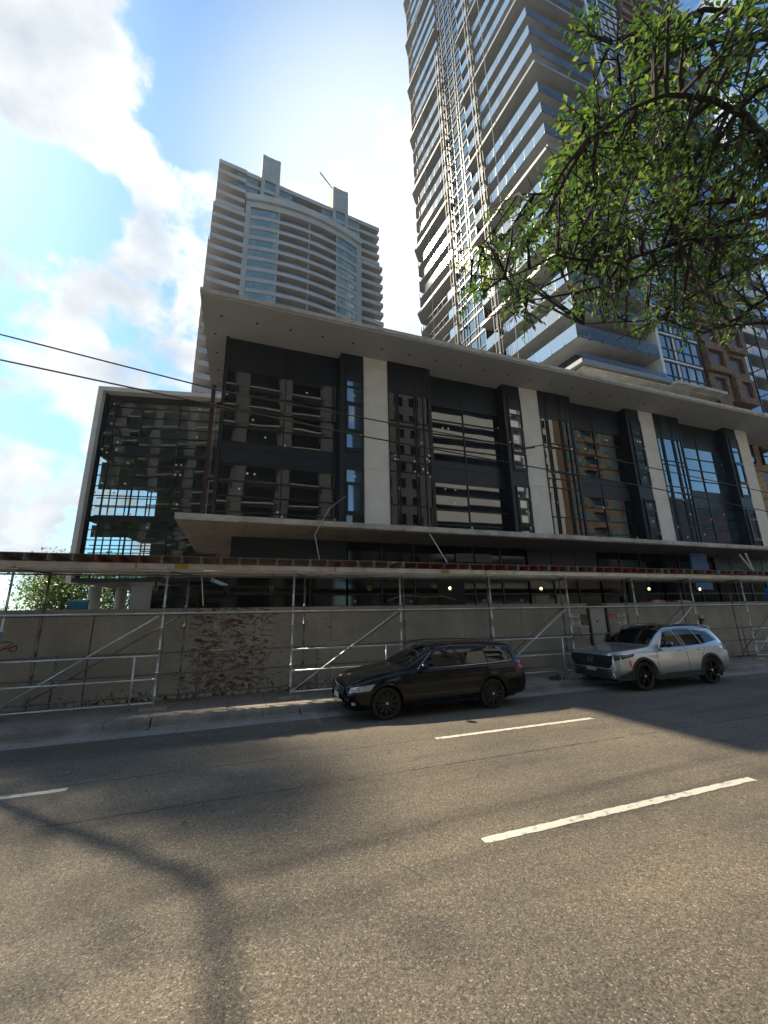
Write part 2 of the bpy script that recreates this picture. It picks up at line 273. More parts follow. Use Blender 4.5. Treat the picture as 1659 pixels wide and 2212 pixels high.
# ------------------------------------------------------------------ building helpers
ORG = {}
def wloc(p): return ORG.get(p.name, Vector((0, 0, 0))) if p else Vector((0, 0, 0))
def tag(o, label=None, cat=None, group=None, kind=None):
    if label: o['label'] = label
    if cat: o['category'] = cat
    if group: o['group'] = group
    if kind: o['kind'] = kind
    return o
def thing(name, label, cat, loc, group=None):
    o = bpy.data.objects.new(name, None); COL.objects.link(o); o.location = loc; o.empty_display_size = .3
    ORG[o.name] = Vector(loc); return tag(o, label, cat, group)
class MB:
    def __init__(s): s.v = []; s.f = []; s.mi = []; s.runs = []
    def add(s, vs, fs, mi=0):
        n = len(s.v); s.runs.append((n, n+len(vs), len(s.f), len(s.f)+len(fs))); s.v += [tuple(p) for p in vs]; s.f += [tuple(i+n for i in f) for f in fs]; s.mi += [mi]*len(fs); return s
    def quad(s, a, b, c, d, mi=0): return s.add([a, b, c, d], [(0, 1, 2, 3)], mi)
    def box(s, x0, x1, y0, y1, z0, z1, mi=0):
        v = [(x, y, z) for z in (z0, z1) for y in (y0, y1) for x in (x0, x1)]
        return s.add(v, [(0, 2, 3, 1), (4, 5, 7, 6), (0, 1, 5, 4), (2, 6, 7, 3), (0, 4, 6, 2), (1, 3, 7, 5)], mi)
    def prism(s, poly, z0, z1, mi=0):
        a = sum(poly[i][0]*poly[(i+1) % len(poly)][1]-poly[(i+1) % len(poly)][0]*poly[i][1] for i in range(len(poly)))
        if a < 0: poly = poly[::-1]
        n = len(poly); v = [(x, y, z0) for x, y in poly]+[(x, y, z1) for x, y in poly]
        return s.add(v, [tuple(range(n))[::-1], tuple(range(n, 2*n))]+[(i, (i+1) % n, n+(i+1) % n, n+i) for i in range(n)], mi)
    def bar(s, p, q, w, h=None, mi=0, upv=(0, 0, 1)):
        h = h or w; p = Vector(p); q = Vector(q); d = (q-p).normalized(); uv = Vector(upv)
        if abs(d.dot(uv)) > .99: uv = Vector((0, 1, 0))
        a = d.cross(uv).normalized()*w/2; b2 = a.cross(d).normalized()*h/2
        v = [p-a-b2, p+a-b2, p+a+b2, p-a+b2, q-a-b2, q+a-b2, q+a+b2, q-a+b2]
        return s.add(v, [(3, 2, 1, 0), (4, 5, 6, 7), (0, 1, 5, 4), (1, 2, 6, 5), (2, 3, 7, 6), (3, 0, 4, 7)], mi)
    def tube(s, pts, rad, n=8, mi=0, cap=True):
        pts = [Vector(p) for p in pts]; rr = rad if isinstance(rad, (list, tuple)) else [rad]*len(pts); base = len(s.v); last = None
        for i, p in enumerate(pts):
            d = (pts[min(i+1, len(pts)-1)]-pts[max(i-1, 0)]).normalized()
            if last is None: a = d.orthogonal().normalized()
            else:
                a = last-d*last.dot(d); a = a.normalized() if a.length > 1e-6 else d.orthogonal().normalized()
            last = a; b2 = d.cross(a)
            for k in range(n):
                t = 2*math.pi*k/n; s.v.append(tuple(p+(a*math.cos(t)+b2*math.sin(t))*rr[i]))
        for i in range(len(pts)-1):
            for k in range(n):
                s.f.append((base+i*n+k, base+i*n+(k+1) % n, base+(i+1)*n+(k+1) % n, base+(i+1)*n+k)); s.mi.append(mi)
        if cap:
            s.f.append(tuple(base+k for k in range(n))[::-1]); s.mi.append(mi); e = base+(len(pts)-1)*n; s.f.append(tuple(e+k for k in range(n))); s.mi.append(mi)
        return s
    def lathe(s, prof, c, axis='z', n=24, mi=0):
        """prof: list of (radius, height along axis)"""
        base = len(s.v); c = Vector(c)
        for r_, h in prof:
            for k in range(n):
                t = 2*math.pi*k/n; a, b2 = r_*math.cos(t), r_*math.sin(t)
                s.v.append(tuple(c+(Vector((a, b2, h)) if axis == 'z' else Vector((a, h, b2)) if axis == 'y' else Vector((h, a, b2)))))
        for i in range(len(prof)-1):
            for k in range(n):
                s.f.append((base+i*n+k, base+i*n+(k+1) % n, base+(i+1)*n+(k+1) % n, base+(i+1)*n+k)); s.mi.append(mi)
        return s
    def build(s, name, mat, parent=None, smooth=False, off=None):
        me = bpy.data.meshes.new(name); o = off if off is not None else wloc(parent)
        me.from_pydata([(p[0]-o[0], p[1]-o[1], p[2]-o[2]) for p in s.v], [], s.f)
        for m_ in (mat if isinstance(mat, (list, tuple)) else [mat]): me.materials.append(m_)
        if isinstance(mat, (list, tuple)): me.polygons.foreach_set('material_index', s.mi)
        if smooth: me.polygons.foreach_set('use_smooth', [True]*len(me.polygons))
        me.update(); ob = bpy.data.objects.new(name, me); COL.objects.link(ob)
        if parent: ob.parent = parent; ORG[ob.name] = wloc(parent)
        elif off is not None: ob.location = off
        return ob
    def split(s, name, mat, parent=None, **kw):
        """every primitive added becomes an object of its own"""
        out = []
        for (v0, v1, f0, f1) in s.runs:
            t = MB(); t.v = s.v[v0:v1]; t.f = [tuple(i-v0 for i in f) for f in s.f[f0:f1]]; t.mi = s.mi[f0:f1]; out.append(t.build(name, mat, parent, **kw))
        return out
def single(mb, name, mat, label, cat, loc, group=None, smooth=False):
    o = mb.build(name, mat, None, smooth, Vector(loc)); ORG[o.name] = Vector(loc); return tag(o, label, cat, group)
def text_mesh(txt, size, mat, parent, origin, name='lettering', bold=.0):
    """real letters as a thin mesh facing -y"""
    cu = bpy.data.curves.new('t', 'FONT'); cu.body = txt; cu.size = size; cu.extrude = .002; cu.align_x = 'CENTER'; cu.offset = bold; cu.resolution_u = 2
    ob = bpy.data.objects.new('t', cu); COL.objects.link(ob); dg = bpy.context.evaluated_depsgraph_get(); me = bpy.data.meshes.new_from_object(ob.evaluated_get(dg))
    bpy.data.objects.remove(ob); me.materials.clear(); me.materials.append(mat)
    me.transform(Matrix.Rotation(R(90), 4, 'X')); o = bpy.data.objects.new(name, me); COL.objects.link(o); o.parent = parent
    o.location = Vector(origin)-wloc(parent); return o
# ------------------------------------------------------------------ ground, road, kerb, pavement
g = MB(); g.quad((-240, -140, -.06), (240, -140, -.06), (240, 240, -.06), (-240, 240, -.06))
tag(g.build('ground', pm('dry_ground', (.10, .095, .08), (.15, .14, .12), .5, .9)), kind='structure')
g = MB(); g.quad((-140, .4, 0), (140, .4, 0), (140, 9.93, 0), (-140, 9.93, 0)); tag(g.build('road', M['asphalt']), kind='structure')
g = MB()
for x in [i*3.05-90 for i in range(60)]:
    L = x+3.05-.03
    pr = [(9.93, -.05), (9.93, .006), (10.2, .008), (10.235, .10), (10.27, .138), (10.33, .15), (10.45, .15), (10.45, -.05)]
    v = [(xx, y, z) for xx in (x, L) for y, z in pr]; n = len(pr)
    g.add(v, [(i, n+i, n+i+1, i+1) for i in range(n-1)]+[tuple(range(n)), tuple(range(2*n-1, n-1, -1))])
tag(g.build('kerb', M['curb']), kind='structure')
g = MB(); g.quad((-90, 9.52, .004), (90, 9.52, .004), (90, 9.93, .006), (-90, 9.93, .006)); tag(g.build('gutter', M['gutter']), kind='structure')
g = MB()
for i in range(118): x = -90+i*1.55; g.box(x, x+1.538, 10.46, 12.75, -.05, .15+(.004 if i % 3 == 0 else 0))
tag(g.build('pavement', M['sidewalk']), kind='structure')
g = MB(); g.box(-140, 140, -.1, .4, -.05, .15); g.box(-140, 140, -6, -.11, -.05, .146)
tag(g.build('near_pavement', M['sidewalk']), kind='structure')
g = MB(); g.quad((-60, 12.8, -.03), (60, 12.8, -.03), (60, 60, -.03), (-60, 60, -.03))
tag(g.build('site_ground', pm('site_gravel', (.13, .12, .10), (.22, .20, .17), 2, .95, bs=.4)), kind='structure')
def dash(x0, x1, y, lab):
    g = MB(); rr = random.Random(int(x0*10)); n = 60; a = []; c = []
    for i in range(n+1):
        x = x0+(x1-x0)*i/n; e = .012 if 0 < i < n else .03
        a.append((x+rr.uniform(-.01, .01), y-.055+rr.uniform(-e, e)*.6, .004)); c.append((x+rr.uniform(-.01, .01), y+.055+rr.uniform(-e, e)*.6, .004))
    for i in range(n): g.quad(a[i], a[i+1], c[i+1], c[i])
    o = g.build('lane_marking', M['paint_white'], None, False, Vector((x0, y, 0))); tag(o, kind='structure')
dash(2.38, 6.42, 4.03, 0); dash(3.45, 7.02, 7.2, 0); dash(-5.6, -1.98, 7.1, 0); dash(10.0, 13.2, 4.03, 0); dash(13.1, 16.5, 7.2, 0)

# ------------------------------------------------------------------ podium building
rnd = random.Random(11)
P = thing('podium_building', 'low building under construction with pale columns, dark glass bays and wide concrete roof slab', 'building', (0, 17, 0))
YF, YG, ZT, ZB = 16.6, 17.15, 14.40, 5.70
m_ = MB(); m_.box(-2.19, 40, 14.71, 21.9, 14.40, 14.52, 0)
rr = random.Random(3)
m_.build('roof_soffit', M['stucco'], P)
m_ = MB(); m_.box(-2.21, 40, 14.68, 21.95, 14.52, 14.70); m_.box(-2.16, 40, 14.75, 21.9, 14.70, 14.76)
xx = -2.0
while xx < 39:
    l = rr.uniform(.5, 2.2); m_.box(xx, xx+l, 14.655+rr.uniform(0, .015), 14.69, 14.47+rr.uniform(0, .03), 14.60+rr.uniform(0, .09)); xx += l+rr.uniform(.02, .5)
m_.build('roof_slab', M['slab_edge'], P)
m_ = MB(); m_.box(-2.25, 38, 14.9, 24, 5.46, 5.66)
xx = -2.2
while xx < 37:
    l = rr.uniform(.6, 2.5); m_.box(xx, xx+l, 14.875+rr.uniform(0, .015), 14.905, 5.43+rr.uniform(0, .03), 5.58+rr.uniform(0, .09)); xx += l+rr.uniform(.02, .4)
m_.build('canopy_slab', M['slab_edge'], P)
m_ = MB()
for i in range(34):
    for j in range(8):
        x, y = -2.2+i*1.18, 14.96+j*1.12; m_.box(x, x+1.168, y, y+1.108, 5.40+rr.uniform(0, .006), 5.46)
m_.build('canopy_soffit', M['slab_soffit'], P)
m_ = MB(); m_.box(-1.22, 34.6, 17.25, 21.8, 5.66, 14.40); m_.build('core_wall', M['dark_metal'], P)
colx = [4.98, 14.06, 23.1, 32.35]
for x0 in colx:
    m_ = MB(); c = MB()
    zs = [ZB-.04, 8.62, 11.80, 13.90, 14.40]
    for a, b2 in zip(zs, zs[1:]):
        m_.box(x0+.005, x0+1.22, YF-.02, YG+.1, a+.006, b2-.006)
    c.box(x0+.012, x0+1.213, YF-.008, YG+.09, ZB-.04, 14.40)
    o = m_.build('column', M['precast'], P); c.build('joint', M['precast_line'], o)
def pane(x0, x1, y, z0, z1, mb, tilt=.0022):
    a, b2 = rnd.uniform(-tilt, tilt), rnd.uniform(-tilt, tilt); w_, h_ = (x1-x0)/2, (z1-z0)/2
    mb.quad((x0, y-a*w_-b2*h_, z0), (x1, y+a*w_-b2*h_, z0), (x1, y+a*w_+b2*h_, z1), (x0, y-a*w_+b2*h_, z1))
nst = [0]
def sticker(par, x, y, z):
    if nst[0] >= 98: return
    s_ = rnd.uniform(.05, .068); a = rnd.uniform(-.5, .5); v = []
    for k in range(5):
        t = a+k*2*math.pi/5; v.append((x+s_*math.cos(t)*rnd.uniform(.8, 1.1), y-.012, z+s_*math.sin(t)*rnd.uniform(.8, 1.1)))
    m_ = MB(); m_.add(v, [(0, 1, 2, 3, 4)]); m_.build('glass_sticker', M['sticker'], par); nst[0] += 1
def window(xs, zs, y, solid, par=P, mw=.05, glass='glass_dark', stk=0, name='window', thick={}):
    """panes between the verticals xs and the levels zs; rows listed in solid are metal panels"""
    gl = MB(); fr = MB(); pa = MB()
    for i in range(len(xs)-1):
        for j in range(len(zs)-1):
            if j in solid: pa.box(xs[i]+.01, xs[i+1]-.01, y-.03, y+.01, zs[j]+.02, zs[j+1]-.02)
            else: pane(xs[i], xs[i+1], y, zs[j], zs[j+1], gl)
    for i, x in enumerate(xs): fr.box(x-mw/2, x+mw/2, y-.055, y+.02, zs[0], zs[-1])
    for j, z in enumerate(zs):
        h = thick.get(j, mw*.9); fr.box(xs[0], xs[-1], y-.051, y+.02, z-h/2, z+h/2)
    o = gl.build(name, M[glass], par); fr.build('frame', M['mullion'], o)
    if pa.v: pa.split('spandrel_panel', M['dark_metal'], o)
    for k in range(stk):
        i = rnd.randrange(len(xs)-1); js = [j for j in range(len(zs)-1) if j not in solid]; j = rnd.choice(js)
        if rnd.random() < .5: x, z = (xs[i]+xs[i+1])/2+rnd.uniform(-.2, .2)*(xs[i+1]-xs[i]), (zs[j]+zs[j+1])/2
        else: x, z = rnd.choice((xs[i]+.09, xs[i+1]-.09)), rnd.choice((zs[j]+.09, zs[j+1]-.09))
        sticker(o, x, y, z)
    return o
rows = [5.66, 6.35, 7.02, 7.68, 8.42, 9.12, 9.42, 10.14, 10.94, 11.70, 12.85, 14.40]
window([-1.16, 1.40, 3.86], rows, YG, {4, 5, 10}, stk=13)
m_ = MB(); m_.box(-1.28, -1.16, YG-.14, 21.8, 5.66, 14.40); m_.build('corner_cladding', M['dark_metal'], P)
for k, x0 in enumerate(colx):
    # narrow strip window in a projecting dark frame, left of the column
    L = x0-1.12; m_ = MB()
    m_.box(L, L+.24, YF, YG+.08, ZB-.04, 14.40); m_.box(L+.244, x0-.004, YF+.06, YG+.08, ZB-.04, 14.40)
    m_.box(L+.24, x0-.004, YF, YF+.06, 13.66, 14.40); m_.box(L+.24, x0-.004, YF, YF+.06, 8.5, 9.36)
    o = m_.build('pier', M['dark_metal'], P)
    window([L+.27, x0-.05], [12.98, 12.62, 11.82][::-1], YF-.01, set(), mw=.06, stk=2, glass='glass_sky')
    window([L+.27, x0-.05], [12.62, 12.98, 13.62], YF-.008, {1}, mw=.05, stk=0, glass='glass_dark')
    window([L+.31, x0-.09], [10.40, 11.72], YF-.02, set(), mw=.12, stk=1, glass='glass_sky')
    window([L+.27, x0-.05], [9.38, 9.5, 10.30], YF-.01, {0}, mw=.06, stk=1, glass='glass_sky')
    window([L+.27, x0-.05], [7.86, 8.5], YF-.01, set(), mw=.06, stk=1, glass='glass_sky')
    window([L+.31, x0-.09], [6.5, 7.80], YF-.02, set(), mw=.12, stk=1, glass='glass_sky')
    window([L+.27, x0-.05], [5.68, 6.4], YF-.01, set(), mw=.06)
    if k < 3:
        gk = 'glass_sky' if k == 2 else 'glass_dark'
        a = x0+1.23
        window([a+.02, a+.40, a+.52, a+1.38, a+1.50, a+1.86, a+2.18], [5.68, 7.0, 8.62, 9.14, 9.52, 10.95, 11.22, 12.75, 14.38], YF-.005, {7}, mw=.045, stk=14, glass=gk)
        m_ = MB(); m_.box(a+2.2, a+2.32, YF-.03, YG+.08, ZB-.04, 14.40); m_.build('pier', M['dark_metal'], P)
        nx = colx[k+1]-1.12
        window([a+2.34, (a+2.34+nx)/2, nx-.01], rows[:10]+[11.7, 12.55, 13.4, 14.40], YG, {4, 5, 11, 12} if True else set(), stk=9) if False else \
            window([a+2.34, (a+2.34+nx)/2-.1, nx-.01], [5.66, 6.35, 7.1, 7.85, 8.5, 9.3, 9.62, 10.35, 11.1, 11.9, 12.7, 14.40], YG, {4, 5, 10}, stk=9, glass=gk)
# downlights in the soffit
for i in range(26):
    m_ = MB(); m_.lathe([(.0, 0), (.045, 0), (.055, -.006), (.055, .02)], (-1.45+i*1.42, 15.75, 14.396), n=10); m_.build('downlight', M['black'], P)
for y in (17.0, 18.4, 19.9, 21.2):
    m_ = MB(); m_.lathe([(.0, 0), (.045, 0), (.055, -.006), (.055, .02)], (-1.75, y, 14.396), n=10); m_.build('downlight', M['black'], P)
# side: red steel post, pale framed side glazing
m_ = MB(); m_.bar((-2.02, 21.5, 5.66), (-2.02, 21.5, 14.4), .2, .2, upv=(0, 1, 0)); m_.bar((-2.0, 21.5, 9.1), (-1.3, 21.5, 9.1), .14, .14); m_.build('steel_post', M['rust_red'], P)
for z0, z1 in ((5.7, 9.0), (9.2, 14.35)):
    m_ = MB()
    for p, q in (((-1.86, z0), (-1.86, z1)), ((-1.4, z0), (-1.4, z1)), ((-1.88, z0), (-1.38, z0)), ((-1.88, z1), (-1.38, z1))):
        m_.bar((p[0], 21.6, p[1]), (q[0], 21.6, q[1]), .035, .035, upv=(0, 1, 0))
    m_.build('side_frame', M['white'], P)
# ground floor behind the hoarding
def groundfloor(x0, x1, par):
    xs = [x0+i*1.62 for i in range(int((x1-x0)/1.62)+1)]
    for k in range(0, len(xs)-1, 3):
        s_ = xs[k:k+4]
        if len(s_) > 1: window(s_, [0.0, 1.2, 3.05, 4.5, 5.40], 17.6, {0} if (k//3) % 3 else {0, 3}, par, mw=.07, glass='glass_ground')
groundfloor(-.4, 34, P)
m_ = MB(); m_.box(-.46, -.40, 17.55, 21.5, 0, 5.4); m_.box(-.4, 34.5, 17.7, 17.8, 0, 5.4); m_.build('ground_floor_wall', M['dark_metal'], P)
m_ = MB(); m_.box(8.9, 10.3, 17.52, 17.56, 1.2, 4.3); m_.box(21, 22.3, 17.52, 17.56, 1.2, 4.3); m_.split('door_opening', M['black'], P)
for x, z in ((2.6, 4.9), (5.2, 4.92), (8.0, 4.9), (11.4, 4.9), (14.6, 4.85), (1.7, 3.2), (4.4, 3.2), (6.4, 3.2)): sticker(P, x, 17.55, z)
m_ = MB(); m_.box(9.95, 10.9, 17.5, 17.53, 4.6, 5.02); m_.box(11.0, 11.95, 17.5, 17.53, 4.6, 5.02)
m_.split('wrapped_pane', pm('dusty_film', (.10, .13, .16), (.17, .20, .23), 5, .6), P)
# plywood-clad end of the building
m_ = MB()
for i in range(6):
    for j in range(4):
        x, z = 35.0+i*1.22, 5.7+j*2.2
        if (i+j*2) % 5 != 1: m_.box(x, x+1.2, 18.0+rr.uniform(0, .05), 18.08, z, z+2.15)
m_.split('plywood_panel', M['osb'], P)
m_ = MB(); m_.box(34.7, 44, 18.1, 22, 0, 14.4); m_.build('end_wall', M['dark_red'], P)
for i in range(3):
    m_ = MB(); m_.box(35.3+i*2.4, 36.5+i*2.4, 17.9, 18.0, 12.9, 14.2); o = m_.build('window', M['glass_sky'], P)
    f = MB(); f.box(35.2+i*2.4, 35.3+i*2.4, 17.86, 18.02, 12.8, 14.3); f.box(36.5+i*2.4, 36.62+i*2.4, 17.86, 18.02, 12.8, 14.3); f.box(35.3+i*2.4, 36.5+i*2.4, 17.86, 17.9, 13.5, 13.56); f.build('frame', M['black'], o)

# ------------------------------------------------------------------ glazed wing on the left
WA = R(9.5); wo = Vector((-7.9, 23.44, 0)); wd = Vector((math.cos(WA), -math.sin(WA), 0)); wn = Vector((math.sin(WA), math.cos(WA), 0))
Wg = thing('glazed_wing', 'low glass-fronted wing in a thin pale concrete frame, raised on round columns', 'building', tuple(wo))
class LB(MB):
    """boxes in a turned frame: u to the right, d inwards, z up"""
    def __init__(s, o, d, n): super().__init__(); s.o, s.d, s.n = Vector(o), Vector(d), Vector(n)
    def pt(s, u, d, z): p = s.o+s.d*u+s.n*d; return (p.x, p.y, p.z+z)
    def lbox(s, u0, u1, d0, d1, z0, z1, mi=0):
        v = [s.pt(u, d, z) for z in (z0, z1) for d in (d0, d1) for u in (u0, u1)]
        return s.add(v, [(0, 2, 3, 1), (4, 5, 7, 6), (0, 1, 5, 4), (2, 6, 7, 3), (0, 4, 6, 2), (1, 3, 7, 5)], mi)
def WB(): return LB(wo, wd, wn)
m_ = WB()
for a, b2 in zip([3.9, 6.9, 9.9, 12.7], [6.9, 9.9, 12.7, 14.44]): m_.lbox(0, .24, 0, .62, a+.008, b2)
m_.lbox(0, .24, .625, 7.4, 14.2, 14.44)
for a in range(4): m_.lbox(.245+a*1.6, .245+a*1.6+1.59, 0, 7.4, 14.2, 14.44)
m_.build('surround', M['precast'], Wg); m_ = WB(); m_.lbox(.25, 6.6, .03, 7.4, 3.93, 4.12); m_.build('underside', M['dark_metal'], Wg)
m_ = WB()
for z0, z1 in ((7.07, 7.3), (10.64, 10.82)): m_.lbox(.3, 6.5, .5, 7.3, z0, z1)
m_.lbox(.3, 6.6, .48, .56, 13.85, 14.2); m_.lbox(.26, .34, .3, .6, 3.95, 14.2)
m_.split('floor_slab', M['dark_metal'], Wg)
m_ = WB(); m_.lbox(.3, 6.5, 7.2, 7.3, 10.82, 14.2); m_.lbox(.9, 6.5, 7.2, 7.3, 3.95, 10.64); m_.lbox(.27, .32, .6, 7.2, 10.82, 14.2); m_.lbox(.02, 6.5, 1.5, 1.56, 9.07, 10.62); m_.lbox(.02, 6.5, 1.5, 1.56, 7.32, 7.62); m_.lbox(3.3, 6.5, 1.5, 1.56, 7.62, 9.07); m_.lbox(.02, 6.5, 1.5, 1.56, 6.42, 7.06); m_.lbox(3.3, 6.5, 1.5, 1.56, 4.1, 6.42)
m_.split('back_wall', M['interior'], Wg)
m_ = WB()
for u in (.27,): m_.lbox(u, u+.07, 7.2, 7.28, 3.95, 10.64)
for u in (.62, 1.0, 1.45, 2.05, 2.7): m_.lbox(u, u+.05, 1.49, 1.55, 4.1, 9.07)
for z in (5.55, 5.95, 8.05, 8.55): m_.lbox(.02, 3.3, 1.49, 1.55, z, z+.045)
for z in (5.9, 6.5, 8.9, 9.7): m_.lbox(.34, .9, 7.2, 7.28, z, z+.06)
m_.build('back_window_frame', M['mullion'], Wg)
gl = WB(); fr = WB()
uz = [.34, .80, 2.14, 4.10, 5.75, 6.6]; zz = [3.95, 5.05, 5.62, 6.08, 6.6, 7.07, 7.3, 7.88, 8.42, 8.94, 9.53, 10.1, 10.64, 10.82, 11.26, 11.77, 12.33, 12.93, 13.5, 13.85]
for i in range(len(uz)-1):
    for j in range(len(zz)-1):
        a = rnd.uniform(-.003, .003); c = rnd.uniform(-.003, .003); u0_, u1_, z0, z1 = uz[i], uz[i+1], zz[j], zz[j+1]
        gl.add([gl.pt(u0_, .5-a, z0), gl.pt(u1_, .5+a, z0), gl.pt(u1_, .5+a+c, z1), gl.pt(u0_, .5-a+c, z1)], [(0, 1, 2, 3)])
for u in uz: fr.lbox(u-.03, u+.03, .44, .53, 3.95, 13.85)
for z in zz: fr.lbox(.34, 6.6, .445, .53, z-.02, z+.02)
o = gl.build('window', M['glass_sheer'], Wg); fr.build('frame', M['mullion'], o)
fr = WB(); fr.lbox(.34, 6.6, .45, .5, 10.62, 10.84); fr.lbox(.34, 6.6, .45, .5, 7.05, 7.32); fr.split('spandrel_panel', M['dark_metal'], Wg)
for k in range(26):
    u = rnd.choice(uz[:-1])+rnd.choice((.1, .35, 1.0)); z = rnd.choice(zz[3:-1])+.1; s_ = .05
    m_ = WB(); c = [m_.pt(u-s_, .435, z), m_.pt(u+s_, .435, z+.01), m_.pt(u+s_, .435, z+2*s_), m_.pt(u-s_, .435, z+2*s_)]; m_.add(c, [(0, 1, 2, 3)]); m_.build('glass_sticker', M['sticker'], Wg)
for u, d in ((.95, .9), (1.45, 2.6), (6.2, 1.0)):
    m_ = MB(); p = m_ and Vector(WB().pt(u, d, 0)); m_.lathe([(.27, -.05), (.27, 3.78)], p, n=20); m_.build('round_column', M['conc_col'], Wg, smooth=True)
m_ = MB(); m_.box(-4.9, -3.9, 22.6, 23.0, 0, 3.7); m_.box(-3.2, -.46, 22.2, 22.5, 0, 1.2); m_.box(-3.9, -.46, 22.6, 26, 3.2, 3.7); m_.split('ground_floor_wall', M['conc_col'], Wg)
o = window([-3.9, -3.2, -1.9, -.5], [0, 1.2, 2.3, 3.1, 3.7], 22.1, {0}, Wg, glass='glass_ground')

# ------------------------------------------------------------------ construction wall
seams = [-40, -36, -32, -28, -24, -20, -16.4, -13.6, -11.2, -9.0, -6.7, -4.56, -3.44, -1.82, .46, 2.65, 4.9, 7.2, 9.5, 11.62, 12.52, 13.56, 15.6, 17.9, 20.2, 22.5, 24.8, 27.4, 30, 33, 36, 40]
HW = thing('construction_wall', 'long stained concrete wall with peeling red-brown paint behind the scaffolding', 'wall', (0, 12.4, .15))
for a, b2 in zip(seams, seams[1:]):
    if a == 12.52: continue
    m_ = MB(); gp = .022 if a == -3.44 else .006; m_.box(a+gp, b2-.004, 12.4+rr.uniform(0, .012), 12.62, .0, 2.31); m_.build('wall_panel', M['wall'], HW)
    m_ = MB(); m_.box(a+.004, b2-.004, 12.37, 12.66, 2.315, 2.42); m_.build('coping', M['wall'], HW)
m_ = MB(); m_.box(-40, 40, 12.6, 12.7, 0, 2.3); m_.build('backing', M['black'], HW)
# graffiti in thin red paint on the leftmost visible panel
m_ = MB(); gr = [(-5.30, 1.66), (-5.12, 1.70), (-5.0, 1.66), (-5.1, 1.58), (-5.24, 1.5), (-5.3, 1.47), (-5.16, 1.53), (-5.02, 1.56), (-4.92, 1.62), (-4.90, 1.52), (-4.98, 1.46), (-5.05, 1.5), (-5.0, 1.58), (-4.93, 1.6)]
m_.tube([(x, 12.396, z) for x, z in gr], .011, 5); m_.build('graffiti', pm('red_spray_paint', (.25, .02, .02), None, rough=.6), HW)
D = thing('site_door', 'pale grey steel door set into the construction wall between dark posts', 'door', (13.0, 12.4, .15))
m_ = MB(); m_.box(12.62, 13.40, 12.40, 12.45, .2, 2.24); m_.build('door_leaf', pm('pale_door_paint', (.40, .41, .41), (.46, .47, .47), 2, .5), D)
m_ = MB(); m_.box(12.53, 12.61, 12.34, 12.5, .15, 2.34); m_.box(13.41, 13.5, 12.34, 12.5, .15, 2.34); m_.box(12.61, 13.41, 12.35, 12.5, 2.25, 2.34); m_.build('door_frame', M['mullion'], D)
m_ = MB(); m_.box(13.27, 13.38, 12.35, 12.39, 1.15, 1.27); m_.tube([(13.3, 12.35, 1.2), (13.3, 12.3, 1.2), (13.2, 12.3, 1.2)], .015, 6); m_.build('handle', M['black'], D)
m_ = MB(); m_.box(12.93, 12.99, 12.385, 12.4, 1.72, 1.78); m_.build('peephole_plate', M['black'], D)
ink = pm('sign_black_ink', (.03, .03, .03), None, rough=.6); inkr = pm('sign_dark_red_ink', (.22, .04, .06), None, rough=.6)
def sign(x0, x1, z0, z1, label, lines, bg_='white', cat='sign'):
    s_ = thing('warning_sign', label, cat, ((x0+x1)/2, 12.385, (z0+z1)/2), 'notices fixed to the construction wall')
    m_ = MB(); m_.box(x0, x1, 12.375, 12.392, z0, z1); m_.build('sign_board', M[bg_] if bg_ in M else bg_, s_)
    for txt, size, z, mt in lines: text_mesh(txt, size, mt, s_, ((x0+x1)/2, 12.371, z), bold=size*.02)
    return s_
M['sign_white'] = pm('sign_white', (.55, .55, .54), (.62, .62, .60), 6, .6); M['sign_red'] = pm('sign_red', (.42, .035, .02), (.50, .05, .03), 8, .5)
sign(11.70, 12.14, 1.60, 2.04, 'upper left white notice of small grey type, left of the site door', [('NOTICE', .06, 1.965, ink), ('CONSTRUCTION', .058, 1.87, ink), ('ENTRANCE', .062, 1.80, ink), ('ONLY', .062, 1.73, ink), ('CALL US', .062, 1.645, ink)], 'sign_white')
sign(12.08, 12.50, 1.41, 1.62, 'white notice reading controlled in dark red, left of the site door', [('NOTICE', .04, 1.565, ink), ('CONTROLLED', .065, 1.465, inkr)], 'sign_white')
sign(12.14, 12.50, 1.19, 1.36, 'lowest white notice reading entrance in black, left of the site door', [('ENTRANCE', .078, 1.25, ink)], 'sign_white')
s1 = sign(13.52, 13.90, 1.63, 2.02, 'danger sign with red top half and white lower half right of the site door', [('DANGER', .085, 1.90, M['sign_white']), ('CONSTRUCTION', .05, 1.795, ink), ('KEEP OUT', .06, 1.725, ink), ('NO ENTRY', .06, 1.655, ink)], 'sign_white')
m_ = MB(); m_.box(13.53, 13.89, 12.3725, 12.3745, 1.86, 2.01); m_.build('red_header', M['sign_red'], s1)
sign(13.96, 14.42, 1.60, 2.02, 'rightmost white notice of small grey type, right of the danger sign', [('NOTICE', .05, 1.95, ink), ('ALL PERSONNEL', .052, 1.86, ink), ('MUST REPORT TO', .052, 1.79, ink), ('SITE OFFICE', .056, 1.72, ink), ('385', .058, 1.635, ink)], 'sign_white')
b_ = MB(); b_.box(12.17, 12.52, 12.372, 12.394, 1.64, 2.02); single(b_, 'plywood_board', M['plywood'], 'small brown board beside the site door, above the controlled notice', 'board', (12.35, 12.38, 1.8), )
